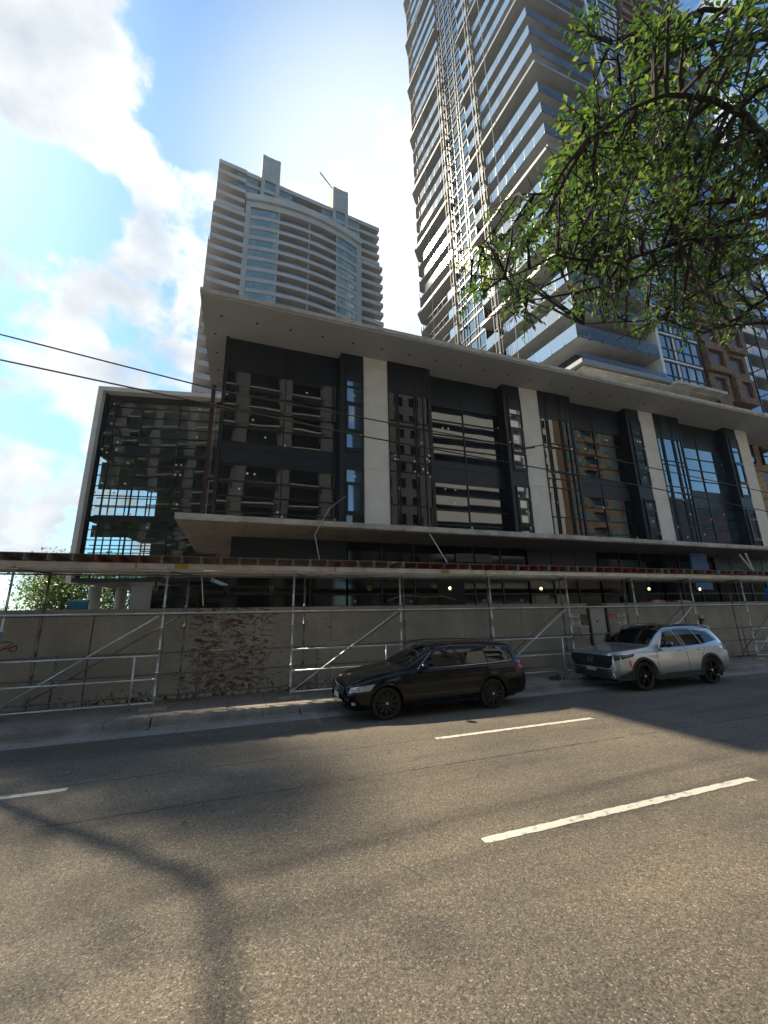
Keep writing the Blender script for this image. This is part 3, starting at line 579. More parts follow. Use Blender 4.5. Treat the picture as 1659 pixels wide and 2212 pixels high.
# blue box on the wall
b_ = thing('toolbox', 'small bright blue box standing on top of the construction wall', 'box', (-3.83, 12.55, 2.42))
m_ = MB(); m_.box(-4.02, -3.66, 12.44, 12.62, 2.42, 2.60); m_.build('box_body', M['blue_box'], b_)
m_ = MB(); m_.box(-4.04, -3.64, 12.42, 12.64, 2.602, 2.65); m_.build('lid', pm('light_blue_lid', (.12, .40, .62), None, rough=.5), b_)
t_ = thing('tarpaulin', 'red and white folded sheet lying along the top of the construction wall', 'tarpaulin', (16, 12.5, 2.42))
m_ = MB(); n = 28
for s0, s1_, hh, mi in ((15.0, 18.6, .07, 0), (15.9, 16.9, .10, 1), (17.2, 18.4, .085, 1)):
    pts = []
    for i in range(n+1):
        x = s0+(s1_-s0)*i/n; e = math.sin(math.pi*i/n)**.5; h = hh*e*(1+.25*math.sin(i*1.7))
        pts.append([(x, 12.36, 2.423), (x, 12.40, 2.423+h*.8), (x, 12.48, 2.423+h), (x, 12.6, 2.423)])
    for i in range(n):
        for k in range(3): m_.quad(pts[i][k], pts[i+1][k], pts[i+1][k+1], pts[i][k+1], mi)
m_.build('sheet', [pm('red_sheet', (.35, .03, .04), None, rough=.5), pm('white_sheet', (.65, .6, .6), None, rough=.5)], t_)

# ------------------------------------------------------------------ scaffold hoarding over the pavement
S = thing('scaffold_hoarding', 'long galvanised tube scaffold with red-ended joists and plywood deck over the pavement', 'scaffold', (0, 11.2, .15))
PX = [-4.75+3.06*i for i in range(-4, 14)]; BX = [x+.30+(.02*i if i > 0 else 0) for i, x in enumerate(PX)]
yf_, yb_ = 11.2, 12.02
def post(x, y, mat, top=3.36):
    m_ = MB(); pr = [(0, .2), (.018, .2), (.018, .40), (.0245, .405)]
    for z in [.45+.5*k for k in range(6)]: pr += [(.0245, z-.012), (.05, z-.01), (.05, z), (.0245, z+.012)]
    m_.lathe(pr+[(.0245, top), (0, top)], (x, y, 0), n=10); m_.build('post', mat, S, True)
def rail(p, q, mat, rad=.0215, name='ledger'):
    m_ = MB(); p, q = Vector(p), Vector(q); d = (q-p).normalized(); m_.tube([p, q], rad, 8)
    for e, s_ in ((p, 1), (q, -1)): m_.tube([e+d*s_*.005, e+d*s_*.09], rad*1.4, 6)
    m_.build(name, mat, S, True)
for i, x in enumerate(PX):
    post(x, yf_, M['galv']); post(BX[i], yb_, M['galv_dull'], 3.3)
    m_ = MB(); a = R(rr.uniform(-12, 12)); m_.bar((x-.28*math.cos(a), yf_-.28*math.sin(a), .175), (x+.28*math.cos(a), yf_+.28*math.sin(a), .175), .2, .045); m_.box(x-.07, x+.07, yf_-.07, yf_+.07, .198, .206); m_.build('sole_board', M['lumber'], S)
    m_ = MB(); m_.bar((BX[i]-.3, yb_, .175), (BX[i]+.3, yb_, .175), .2, .04); m_.build('sole_board', M['plywood'], S)
    rail((x, yf_, 3.28), (BX[i], yb_, 3.28), M['galv_dull'], name='transom'); rail((x, yf_, 2.26), (BX[i], yb_, 2.26), M['galv_dull'], name='transom')
for i in range(len(PX)-1):
    a, b2 = PX[i], PX[i+1]; ba, bb = BX[i], BX[i+1]; braced = (i % 2 == 0)
    rail((a, yf_, 3.30), (b2, yf_, 3.30), M['galv']); rail((a, yf_, 2.28), (b2, yf_, 2.28), M['galv'])
    rail((ba, yb_, 3.25), (bb, yb_, 3.25), M['galv_dull']); rail((ba, yb_, 2.26), (bb, yb_, 2.26), M['galv_dull'])
    for z in (1.32, .82, .32): rail((ba, yb_, z), (bb, yb_, z), M['galv_dull'])
    if braced:
        rail((a+.02, yf_+.05, .30), (b2-.1, yf_+.03, 2.22), M['galv'], name='brace'); rail((ba+.02, yb_-.05, .40), (bb-.1, yb_-.03, 2.22), M['galv_dull'], name='brace')
        for z in (1.32, .80, .30): rail((a, yf_, z), (b2, yf_, z), M['galv'])
        m_ = MB(); m_.tube([(b2-.48, yf_-.04, .17), (b2-.48, yf_-.04, 1.34)], .0215, 8); m_.build('short_post', M['galv'], S, True)
    m_ = MB(); m_.tube([(ba+.4, yb_+.05, .17), (ba+.4, yb_+.05, 1.36)], .02, 8); m_.build('short_post', M['galv_dull'], S, True)
x = PX[0]-.3
while x < PX[-1]:
    l = 4.9 if x > -14 else 5.1
    for yy in (yf_+.02, 12.55):
        m_ = MB(); m_.box(x, x+l-.02, yy-.04, yy+.04, 3.335, 3.35); m_.box(x, x+l-.02, yy-.008, yy+.008, 3.35, 3.455); m_.box(x, x+l-.02, yy-.045, yy+.045, 3.455, 3.47); m_.build('main_beam', M['alu'], S)
    x += l
njo = 0; first = {}
x = -7.6
while x < 25.5 and njo < 98:
    red = rr.random() < (.12 if x < 4.5 else .72); key = red
    if key not in first:
        m_ = MB(); m_.box(x-.04, x+.04, 10.86, 12.85, 3.472, 3.487); m_.box(x-.011, x+.011, 10.86, 12.85, 3.487, 3.595); m_.box(x-.035, x+.035, 10.86, 12.85, 3.595, 3.61)
        o = m_.build('joist', M['joist_red'] if red else M['joist_grey'], S); first[key] = (o, x)
    else:
        o0, x0 = first[key]; o = o0.copy(); COL.objects.link(o); o.parent = S; o.location.x += x-x0+rr.uniform(-.02, .02); o.location.y += rr.uniform(-.03, .03)
    njo += 1; x += .445 if x < 8 else .40
x = -8
while x < 26:
    m_ = MB(); e = rr.uniform(-.03, .03); z = 3.612+(.004 if int(x) % 2 else 0); m_.box(x, x+2.42, 10.92+e, 12.13+e, z, z+.02)
    if not 3 < x < 5: m_.box(x+.01, x+2.43, 12.15, 12.72, z, z+.02)
    m_.split('deck_board', M['plywood'], S); x += 2.44
m_ = MB(); m_.box(-1.55, -1.25, 11.13, 11.165, 3.35, 3.46); m_.build('yellow_clamp', M['lamp_yellow'], S)
m_ = MB(); m_.box(5.85, 6.05, 11.13, 11.165, 3.36, 3.45); m_.build('yellow_clamp', M['lamp_yellow'], S)
# work lamps hung under the deck
def worklamp(x, lit, lab):
    z = 3.0; o = thing('work_lamp', lab, 'lamp', (x, 11.8, z), 'caged work lamps hung under the deck')
    m_ = MB(); m_.tube([(x, 11.8, z+.05), (x+.01, 11.8, 3.3)], .008, 5); m_.lathe([(.0, .06), (.025, .06), (.03, 0), (.028, -.02)], (x, 11.8, z), n=8); m_.build('socket', M['black'], o)
    m_ = MB(); m_.lathe([(.0, -.11), (.025, -.10), (.036, -.07), (.03, -.035), (.02, -.02)], (x, 11.8, z), n=10); m_.build('bulb', M['bulb'] if lit else M['glass_ground'], o, True)
    m_ = MB()
    for k in range(6):
        a = k*math.pi/3; m_.tube([(x+.03*math.cos(a), 11.8+.03*math.sin(a), z), (x+.062*math.cos(a), 11.8+.062*math.sin(a), z-.07), (x+.03*math.cos(a), 11.8+.03*math.sin(a), z-.15)], .0045, 4)
    m_.build('cage', M['lamp_yellow'], o)
for x, lit, lab in ((-2.03, 0, 'unlit yellow caged lamp under the deck above the blue box end of the wall'), (.83, 0, 'unlit yellow caged lamp above the worst of the peeling paint'), (3.68, 0, 'unlit yellow caged lamp above the nose of the black estate car'),
                    (6.4, 1, 'lit caged lamp above the roof of the black estate car'), (10.0, 1, 'lit caged lamp left of the site door'), (15.2, 1, 'lit caged lamp above the windscreen of the silver car'), (18.1, 1, 'lit caged lamp above the person in the sun hat')):
    worklamp(x, lit, lab)
# ------------------------------------------------------------------ glass tower on the right
rt_ = random.Random(21)
TA = R(6.5); LD = Vector((-math.sin(TA), math.cos(TA), 0)); LN = Vector((math.cos(TA), math.sin(TA), 0))   # along the left face; LN points into the building
C0 = Vector((26.3, 22.9, 0))
T2 = thing('glass_tower', 'very tall unfinished glass tower with stacked wrap-around balconies and dark banded floors', 'tower', (35, 35, 14.7))
M['t2_soffit'] = pm('tower_slab_concrete', (.23, .245, .26), (.30, .315, .33), .8, .85)
M['osb_dark'] = pm('weathered_osb', (.10, .055, .036), (.22, .145, .095), 3.2, .85)
M['t2_band'] = pm('blue_grey_fascia', (.14, .17, .21), (.18, .21, .25), 1, .4)
M['t2_dark'] = pm('dark_recess_glass', (.012, .018, .026), (.03, .04, .05), .5, .12, ior=1.8)
M['t2_white'] = pm('white_fin', (.55, .57, .59), (.64, .66, .67), 1.5, .5)
def lf(s_, d, off=None): p = C0+LD*s_+LN*d; return (p.x, p.y)
SL, NF = 24.8, 35
def ring(e, s0, s1, dep):
    """plan of a balcony slab on the left face between s0 and s1"""
    return [lf(s0, -e), lf(s1, -e), lf(s1, dep), lf(s0, dep)]
for k in range(NF):
    z = 22.3+3*k; bandf = k % 4 == 0; e = .56 if bandf else 0.0
    xr = 36.3
    c_out = (C0.x-e, C0.y-e)
    m_ = MB(); m_.prism([c_out, lf(11.3, -e), lf(11.3, 2.1), (C0.x+1.9, 25.1), (xr, 25.1), (xr, C0.y-e)], z, z+.22); m_.prism([lf(15.9, -e), lf(SL, -e), lf(SL, 2.4), lf(15.9, 2.1)], z, z+.22)
    m_.prism([lf(SL, -e), lf(SL+1.4, .9), lf(SL+1.4, 12), lf(SL, 12)], z, z+.22)
    m_.split('balcony_slab', M['t2_soffit'], T2)
    if bandf:
        m_ = MB(); zz0, zz1 = z-.02, z+.36
        m_.prism([c_out, (c_out[0]-.03, c_out[1]-.03), (xr, C0.y-e-.03), (xr, C0.y-e)], zz0, zz1)
        a, b2 = lf(0, -e), lf(11.3, -e); a2, b3 = lf(0, -e-.03), lf(11.3, -e-.03); m_.prism([c_out, b2, b3, (c_out[0]-.03, c_out[1]-.03)], zz0, zz1)
        m_.prism([lf(15.9, -e), lf(SL, -e), lf(SL, -e-.03), lf(15.9, -e-.03)], zz0, zz1)
        m_.split('fascia', M['t2_band'], T2)
    else:
        z0, z1 = z-.06, z+1.30
        def run(p, q, n, outw):
            g_ = MB(); f_ = MB(); P0_, Q0_ = p, q
            p = Vector((p[0], p[1], 0)); q = Vector((q[0], q[1], 0)); d = (q-p)/n; o_ = Vector(outw)*.04
            for i in range(n):
                a, b2 = p+d*i+d*.012+o_, p+d*(i+1)-d*.012+o_; t = rt_.uniform(-.004, .004)
                g_.quad((a.x, a.y, z0), (b2.x, b2.y+t, z0), (b2.x, b2.y, z1), (a.x, a.y+t, z1))
                c = p+d*i+o_*.6; f_.box(c.x-.05, c.x+.05, c.y-.04, c.y+.04, z-.10, z+.12); f_.bar((c.x, c.y, z0), (c.x, c.y, z1), .025)
            e = p+d*n+o_*.6; s0_ = p+o_*.6; f_.bar((s0_.x, s0_.y, z+.06), (e.x, e.y, z+.06), .03)
            o = g_.build('balcony_guard', M['guard'], T2); f_.build('bracket', M['mullion'], o)
        missing = k < 8; f_ = MB()
        run((C0.x, C0.y), (xr-.1, C0.y), 7, (0, -1, 0)); run(lf(0, 0), lf(8.3, 0), 6, tuple(-LN)); run(lf(9.0, 0), lf(11.2, 0), 2, tuple(-LN))
        if not missing: run(lf(16.1, 0), lf(SL-1.6, 0), 5, tuple(-LN))
        else:
            run(lf(16.1, 0), lf(17.8, 0), 1, tuple(-LN))
            for s_ in (19, 20.2, 21.5, 22.9, 24.2): pp = lf(s_, -.03); f_.bar((pp[0], pp[1], z), (pp[0], pp[1], z+1.15), .06)
            a, b2 = lf(18, -.03), lf(24.3, -.03); f_.bar((a[0], a[1], z+1.15), (b2[0], b2[1], z+1.15), .05)
        a, b2 = lf(SL-1.3, -.03), lf(SL+1.1, .9); f_.bar((a[0], a[1], z+1.15), (b2[0], b2[1], z+1.15), .05)
        for s_, dd in ((SL-1.2, -.03), (SL, 0), (SL+.6, .45), (SL+1.15, .9)): pp = lf(s_, dd); f_.bar((pp[0], pp[1], z), (pp[0], pp[1], z+1.15), .06)
        f_.build('railing', M['mullion'], T2)
    # window wall between the two hoist masts
    zt = z+3
    gl = MB(); fr = MB()
    ss_ = [11.35, 12.5, 13.0, 14.2, 15.3, 15.85]
    for i in range(5):
        for a, b2 in ((z+.25, z+1.1), (z+1.1, z+2.95)):
            p, q = lf(ss_[i], .25), lf(ss_[i+1], .25); t = rt_.uniform(-.006, .006); gl.quad((p[0], p[1], a), (q[0], q[1]+t, a), (q[0]+t, q[1], b2), (p[0], p[1], b2))
    for s_ in ss_: p = lf(s_, .21); fr.bar((p[0], p[1], z), (p[0], p[1], zt), .07, .12)
    for a, h in ((z+.1, .26), (z+1.1, .06)): p, q = lf(11.3, .2), lf(15.9, .2); fr.bar((p[0], p[1], a), (q[0], q[1], a), .1, h)
    o = gl.build('window_wall', M['glass_sky'], T2); fr.build('frame', M['mullion'], o)
    # glazed bay right of the fin, on the street face
    gl = MB(); fr = MB(); wh = MB(); xs = [36.62, 37.75, 38.5, 39.0, 39.9, 41.1, 42.2]
    for i in range(len(xs)-1):
        if i == 2: wh.box(xs[2]+.05, xs[3]-.03, 22.98, 23.02, z+.1, zt-.1); continue
        for a, b2 in ((z+.3, z+1.35), (z+1.35, z+2.85)):
            t = rt_.uniform(-.006, .006); gl.quad((xs[i], 23.0+t, a), (xs[i+1], 23.0-t, a), (xs[i+1], 23.0, b2), (xs[i], 23.0+t, b2))
    for x in xs: fr.box(x-.05, x+.05, 22.93, 23.03, z, zt-.002)
    for a in (z+.3, z+1.35, z+2.85): fr.box(36.6, 42.25, 22.935, 23.03, a-.045, a+.045)
    wh.box(36.6, 42.25, 22.90, 22.99, z-.07, z+.11)
    o = gl.build('window_wall', M['glass_sky'], T2); fr.build('frame', M['mullion'], o); wh.split('white_trim', M['t2_white'], o)
    # plywood-clad hoist openings
    for j, (xa, xb) in enumerate(((43.1, 46.2), (46.75, 49.7))):
        dy = -.28 if (k+j) % 2 else 0.0; dx = .1*((k*7+j*3) % 3-1); ya = 22.95+dy; m_ = MB(); xa += dx; xb += dx
        wx0, wx1, wz0, wz1 = xa+.95, xb-.55, z+.75, z+2.55
        if k > 0: wx0 -= .7
        m_.box(xa, wx0, ya, ya+.9, z+.05, z+2.9); m_.box(wx1, xb, ya, ya+.9, z+.05, z+2.9); m_.box(wx0, wx1, ya, ya+.9, z+.05, wz0); m_.box(wx0, wx1, ya, ya+.9, wz1, z+2.9)
        o = m_.build('plywood_surround', M['osb_dark'], T2)
        w_ = MB(); w_.box(wx0, wx1, ya+.25, ya+.3, wz0, wz1); w_.build('window', M['dark_red'], o)
    m_ = MB(); m_.box(42.25, 50.6, 23.9, 24.3, z, zt-.01); m_.box(42.3, 43.05, 23.2, 23.4, z+.05, z+2.9); m_.split('recess_wall', M['dark_red'], T2)
    # far part of the tower, further back
    m_ = MB(); m_.box(50.7, 63, 25.0, 28.5, z, z+.22); m_.box(50.7, 63, 24.97, 25.0, z-.02, z+.3); m_.build('balcony_slab', M['t2_band'], T2)
    g_ = MB()
    for i in range(6): g_.quad((54.6+i*1.4, 24.95, z+.1), (55.95+i*1.4, 24.95, z+.1), (55.95+i*1.4, 24.95, z+1.3), (54.6+i*1.4, 24.95, z+1.3))
    for i in range(3): g_.quad((50.9+i*1.25, 24.9, z+.3), (52.1+i*1.25, 24.9, z+.3), (52.1+i*1.25, 24.9, z+2.8), (50.9+i*1.25, 24.9, z+2.8))
    g_.split('balcony_guard', M['glass_sky'], T2)
ztop = 22.3+3*NF
m_ = MB(); m_.prism([lf(1.9, 2.0), lf(11.3, 2.0), lf(11.3, .30), lf(15.9, .30), lf(15.9, 2.2), lf(SL-1, 2.2), lf(SL-1, 14), (63, 42), (63, 28), (50.6, 28), (50.6, 24.3), (36.6, 24.3), (36.6, 25.0), (28.3, 25.0)], 14.9, ztop); m_.build('core_wall', M['t2_dark'], T2)
m_ = MB(); m_.box(36.3, 36.58, 22.86, 25.05, 22.3, ztop); m_.box(36.26, 36.6, 22.82, 22.86, 22.3, ztop); m_.build('white_fin', M['t2_white'], T2)
m_ = MB(); m_.box(36.3, 43.2, 21.9, 24.2, 22.1, 22.36); m_.box(26.0, 43.2, 22.5, 25, 21.96, 22.1); m_.build('terrace_slab', M['slab_edge'], T2)
m_ = MB()
for i in range(9): m_.quad((26.2+i*1.15, 22.7, 22.5), (27.3+i*1.15, 22.7, 22.5), (27.3+i*1.15, 22.7, 23.5), (26.2+i*1.15, 22.7, 23.5))
m_.build('balcony_guard', M['guard'], T2)
m_ = MB(); m_.box(43.3, 45.2, 22.7, 22.8, 18.6, 22.2); m_.build('plywood_surround', M['osb_dark'], T2)
for z in [19.0+i*3 for i in range(36)]: pass
# two vertical hoist masts fixed to the left face
def mast(s_, lab, z0=22, z1=ztop):
    c = lf(s_, -.55); o = thing('hoist_mast', lab, 'mast', (c[0], c[1], z0), 'vertical hoist masts on the glass tower')
    for a, b2 in ((-.28, -.2), (.28, -.2), (-.28, .2), (.28, .2)):
        p = C0+LD*(s_+a)+LN*(-.55+b2); m_ = MB(); m_.bar((p.x, p.y, z0), (p.x, p.y, z1), .055); m_.build('rail', M['mast_metal'], o)
    z = z0+1.0
    while z < z1:
        m_ = MB(); p = C0+LD*(s_-.32)+LN*-.55; q = C0+LD*(s_+.32)+LN*-.55; m_.bar((p.x, p.y, z), (q.x, q.y, z), .42, .06)
        p = C0+LD*s_+LN*-.5; q = C0+LD*s_+LN*.2; m_.bar((p.x, p.y, z), (q.x, q.y, z), .12, .06); m_.build('cross_tie', M['mast_metal'], o); z += 3
M['mast_metal'] = pm('mast_metal', (.10, .12, .145), (.16, .185, .21), 3, .5, .0)
mast(15.6, 'left hoist mast, beside the open balconies at the tower edge', 22, 88); mast(8.65, 'right hoist mast, nearer the tower corner')
for s_, e in ((5.9, -.9), (20.5, -.7)):
    p = lf(s_, e); m_ = MB(); m_.tube([(p[0], p[1], 20), (p[0], p[1], ztop)], .035, 5)
    single(m_, 'hanging_rope', M['rope'], 'long pale rope hanging down the tower face '+('near its corner' if s_ < 10 else 'near its left edge'), 'rope', (p[0], p[1], 20))
# scaffold mast right of the plywood strip
SM = thing('builders_hoist', 'dark lattice hoist frame right of the plywood openings on the glass tower', 'hoist', (52.6, 22.6, 14))
for x, y in ((51.4, 22.3), (53.6, 22.3), (51.4, 24.4), (53.6, 24.4)): m_ = MB(); m_.bar((x, y, 14), (x, y, 120), .13); m_.build('post', M['mullion'], SM)
for i in range(34):
    z = 15+i*3; m_ = MB(); m_.bar((51.4, 22.3, z), (53.6, 22.3, z), .09); m_.bar((51.4, 22.3, z), (51.4, 24.4, z), .09); m_.bar((51.4, 22.3, z), (53.6, 22.3, z+3), .07); m_.build('brace', M['mullion'], SM)

# ------------------------------------------------------------------ far beige apartment tower on the left
TO = Vector((-11.08, 81, 0)); TD = Vector((math.cos(R(6.5)), math.sin(R(6.5)), 0)); TN = Vector((-TD.y, TD.x, 0))
T1 = thing('apartment_tower', 'tall beige concrete apartment tower with curved balconies and two roof pylons in the distance', 'tower', tuple(TO))
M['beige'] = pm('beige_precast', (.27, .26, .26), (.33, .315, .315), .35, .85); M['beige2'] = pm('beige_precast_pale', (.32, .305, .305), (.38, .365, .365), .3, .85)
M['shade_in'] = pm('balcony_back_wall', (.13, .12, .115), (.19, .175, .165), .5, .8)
def TB(): return LB(TO, TD, TN)
FH = 2.98; ZS = 94.5
def curve(u, bulge=2.2, a=7.0, b2=36.2): t = (u-a)/(b2-a)*2-1; return -bulge*(1-t*t)
def arc_slab(mb, u0, u1, back, z0, z1, n=14, front=0.0, th=None):
    """slab or parapet whose outer face follows the convex front; th makes it a thin wall"""
    pts = [u0+(u1-u0)*i/n for i in range(n+1)]
    for a, b2 in zip(pts, pts[1:]):
        da, db = curve(a)+front, curve(b2)+front; ba, bb = (da+th, db+th) if th else (back, back)
        v = [mb.pt(a, da, z0), mb.pt(b2, db, z0), mb.pt(b2, bb, z0), mb.pt(a, ba, z0), mb.pt(a, da, z1), mb.pt(b2, db, z1), mb.pt(b2, bb, z1), mb.pt(a, ba, z1)]
        mb.add(v, [(3, 2, 1, 0), (4, 5, 6, 7), (0, 1, 5, 4), (2, 3, 7, 6)])
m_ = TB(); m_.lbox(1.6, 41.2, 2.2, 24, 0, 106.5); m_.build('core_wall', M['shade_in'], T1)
m_ = TB()
for u0_, u1_, f in ((6.7, 7.85, 0), (35.0, 36.4, 0)): m_.lbox(u0_, u1_, curve(u0_+.5)-.12, 3, 0, 99.3)
m_.lbox(14.1, 14.4, curve(14.2)-.05, 2.3, 0, 99.0); m_.lbox(28.9, 29.15, curve(29)-.05, 2.3, 0, 99.0); m_.split('pier', M['beige'], T1)
k = 0
while ZS-FH*k > 42:
    z = ZS-FH*k
    for (a, b2) in ((-.35, 6.7), (36.4, 43.0)):
        m_ = TB(); m_.lbox(a, b2, -.05 if a < 0 else .35, 2.3, z-.25, z); m_.lbox(a, b2, -.08 if a < 0 else .32, .08 if a < 0 else .5, z-.28, z+.85)
        sd = (a-.02, a+.14) if a < 0 else (b2-.14, b2+.02); m_.lbox(sd[0], sd[1], -.06 if a < 0 else .34, 2.2, z-.28, z+.85)
        m_.build('balcony', M['beige2'], T1)
    m_ = TB(); arc_slab(m_, 14.4, 28.9, 2.3, z-.25, z); arc_slab(m_, 14.4, 28.9, 0, z-.3, z+.62, front=-.06, th=.16); m_.lbox(21.6, 21.75, curve(21.7), 2.3, z, z+2.7); o = m_.build('balcony', M['beige2'], T1)
    g_ = TB(); arc_slab(g_, 14.4, 28.9, 0, z+.62, z+1.15, front=0, th=.03); g_.build('guard', M['guard'], o)
    for a, b2 in ((7.85, 14.1), (29.15, 35.0)):
        m_ = TB(); arc_slab(m_, a, b2, 2.3, z-.35, z+.72, n=5, front=-.04); o = m_.build('spandrel', M['beige'], T1)
        g_ = TB(); nn_ = 7; fr = TB()
        for i in range(nn_):
            u0_, u1_ = a+(b2-a)*i/nn_, a+(b2-a)*(i+1)/nn_; d0, d1 = curve(u0_)+.10, curve(u1_)+.10; t = rt_.uniform(-.01, .01)
            g_.add([g_.pt(u0_+.03, d0, z+.72), g_.pt(u1_-.03, d1+t, z+.72), g_.pt(u1_-.03, d1, z+2.65), g_.pt(u0_+.03, d0+t, z+2.65)], [(0, 1, 2, 3)])
            fr.lbox(u0_-.03, u0_+.03, d0-.05, d0+.2, z+.72, z+2.65)
            if i in (1, 5): fr.lbox(u0_+.06, u1_-.06, d0-.06, d0+.1, z+.74, z+1.15)
        g_.split('window', M['glass_teal'], o) if False else g_.build('window', M['glass_teal'], o); fr.build('frame', M['shade_in'], o)
    # side face
    m_ = TB(); m_.lbox(.0, 1.6, 3.4, 9, z-.4, z+.8); m_.lbox(-.9, 1.6, 10, 15, z-.28, z); m_.lbox(-.95, -.8, 10, 15, z-.3, z+.9); m_.lbox(.0, 1.6, 16, 22, z-.4, z+.8); o = m_.split('side_balcony', M['beige2'], T1)[0]
    g_ = TB(); g_.lbox(.1, 1.6, 3.6, 8.8, z+.8, z+2.6); g_.lbox(.1, 1.6, 16.2, 21.8, z+.8, z+2.6); g_.split('window', M['glass_teal'], o) if False else g_.build('window', M['glass_teal'], o); k += 1
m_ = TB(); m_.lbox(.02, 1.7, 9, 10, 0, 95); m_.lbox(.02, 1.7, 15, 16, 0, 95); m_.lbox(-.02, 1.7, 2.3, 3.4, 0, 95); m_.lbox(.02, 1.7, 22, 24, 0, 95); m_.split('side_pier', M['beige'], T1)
m_ = TB(); arc_slab(m_, 6.6, 36.4, 2.3, 99.2, 99.9, front=-.7); arc_slab(m_, 6.6, 36.4, 0, 99.3, 101.0, front=-.75, th=.3); arc_slab(m_, 6.9, 36.2, 2.3, 97.6, 99.2, front=-.1); m_.build('cornice', M['beige2'], T1)
for j, z in enumerate((95.43+.3, 98.35, 101.4, 104.7)):
    m_ = TB(); m_.lbox(36.4, 42.1, .3, 2.3, z-.25, z); m_.lbox(36.4, 42.1, .27, .4, z-.28, z+.75); m_.build('balcony', M['beige2'], T1)
    m_ = TB(); m_.lbox(0, 6.3, -.05, 2.3, z-.25, z); m_.lbox(-.02, 6.3, -.08, .08, z-.28, z+.8); m_.lbox(-.03, .12, -.05, 2.3, z-.28, z+.8)
    m_.build('balcony', M['beige2'], T1)
    if j >= 2:
        m_ = TB(); m_.lbox(6.3, 36.4, .3, 2.3, z-.5, z+.5); o = m_.build('spandrel', M['beige'], T1); g_ = TB(); fr = TB()
        for a, b2 in ((4.0, 8.9), (14.3, 17.6), (25.4, 28.1), (32.7, 36.2)):
            g_.lbox(a, b2, .45, .5, z+.5, z+2.6)
            for i in range(5): u = a+(b2-a)*i/4; fr.lbox(u-.04, u+.04, .38, .6, z+.5, z+2.6)
        g_.split('window', M['glass_teal'], o); fr.build('frame', M['shade_in'], o)
m_ = TB(); m_.lbox(-.05, 6.3, -.1, 24, 107.3, 108.4); m_.lbox(6.3, 42.1, .15, 24, 107.2, 108.4); m_.build('roof', M['beige2'], T1)
for a, b2 in ((9.7, 14.1), (28.2, 32.5)):
    m_ = TB(); w_ = b2-a; m_.lbox(a, a+.9, -.5, 4, 99.5, 115.3); m_.lbox(b2-.9, b2, -.5, 4, 99.5, 115.3); m_.lbox(a+.9, b2-.9, -.45, 4, 107.4, 115.25); m_.lbox(a+.9, b2-.9, -.4, 1, 103.7, 104.7); m_.lbox(a+.9, b2-.9, -.4, 1, 100, 101.2); o = m_.build('pylon', M['beige'], T1)
    m_ = TB(); m_.lbox((a+b2)/2-.04, (a+b2)/2+.04, -.47, -.4, 109.5, 115.25); m_.build('joint', M['shade_in'], o)
    g_ = TB(); g_.lbox(a+.9, b2-.9, -.1, .1, 101.2, 103.7); g_.lbox(a+.9, b2-.9, -.1, .1, 104.7, 107.4); g_.split('window', M['glass_teal'], o) if False else g_.build('window', M['glass_teal'], o)
m_ = TB(); p = m_.pt(28.4, 1, 115); q = m_.pt(27.5, 1, 117.6); r_ = m_.pt(24.8, 1, 120); m_.bar(p, m_.pt(28.5, 1, 116.4), .25); m_.bar(m_.pt(28.5, 1, 116.2), r_, .22); m_.build('roof_davit', M['mullion'], T1)

# ------------------------------------------------------------------ buildings across the street (seen as reflections)
def street_block(name, lab, x0, x1, y, h, style, wallm, glassm):
    o = thing(name, lab, 'building', ((x0+x1)/2, y, 0)); m_ = MB(); m_.box(x0, x1, y-16, y-1.2, 0, h); m_.build('core_wall', wallm if style != 'strip' else M['shade_in'], o)
    a = MB(); g_ = MB(); e_ = MB(); n = int(h/3.05)
    for k in range(1, n+1):
        z = k*3.05
        if style == 'balcony':
            u = x0
            while u < x1-1:
                wdt = min(6.5, x1-u); e_.box(u+.1, u+wdt-2.0, y-1.2, y, z-.16, z+.06); g_.box(u+.1, u+wdt-2.0, y-.12, y-.04, z+.06, z+1.0); a.box(u+wdt-1.9, u+wdt, y-1.2, y-.6, z-2.9, z+.1); g_.box(u+.2, u+wdt-2.1, y-1.2, y-1.1, z+.3, z+2.6); u += wdt
        elif style == 'strip':
            a.box(x0, x1, y-1.2, y, z-.9, z+.75); g_.box(x0, x1, y-1.2, y-.5, z+.75, z+2.15)
        else:
            u = x0+.8
            while u < x1-2: g_.box(u, u+1.5, y-1.2, y-1.08, z-1.9, z-.4); u += 2.7
            if k % 1 == 0 and style == 'brick2':
                u = x0+6
                while u < x1-4: a.box(u, u+3.2, y-1.2, y, z-.2, z); a.box(u, u+3.2, y-.1, y, z, z+.9); u += 13
    if a.v: a.build('balcony' if style != 'strip' else 'spandrel', wallm, o)
    if e_.v: e_.build('balcony_slab', M['conc_col'], o)
    g_.build('window', glassm, o)
M['sun_beige'] = pm('grey_beige_wall', (.075, .085, .095), (.115, .125, .135), .3, .85); M['pale_band'] = pm('pale_concrete_band', (.50, .53, .56), (.58, .60, .62), .3, .85)
M['brick_b'] = pm('brown_brick', (.17, .115, .08), (.22, .15, .105), 3, .9); M['brick_r'] = pm('red_brick', (.16, .05, .045), (.2, .07, .06), 3, .9)
street_block('balcony_block', 'beige balcony block across the street, mirrored in the podium glass', -72, 13.5, -25, 84, 'balcony', M['sun_beige'], M['glass_ground'])
street_block('grey_office', 'dark grey office block across the street, mirrored in the podium glass', 20, 29.6, -25, 70, 'plain', M['sun_beige'], M['glass_ground'])
street_block('office_block', 'pale banded office block across the street, mirrored in the podium glass', 30.2, 48, -25, 62, 'strip', M['pale_band'], M['glass_ground'])
street_block('white_pylon_block', 'narrow pale block across the street, mirrored in the podium glass', 53, 58, -25, 66, 'plain', M['pale_band'], M['glass_ground'])
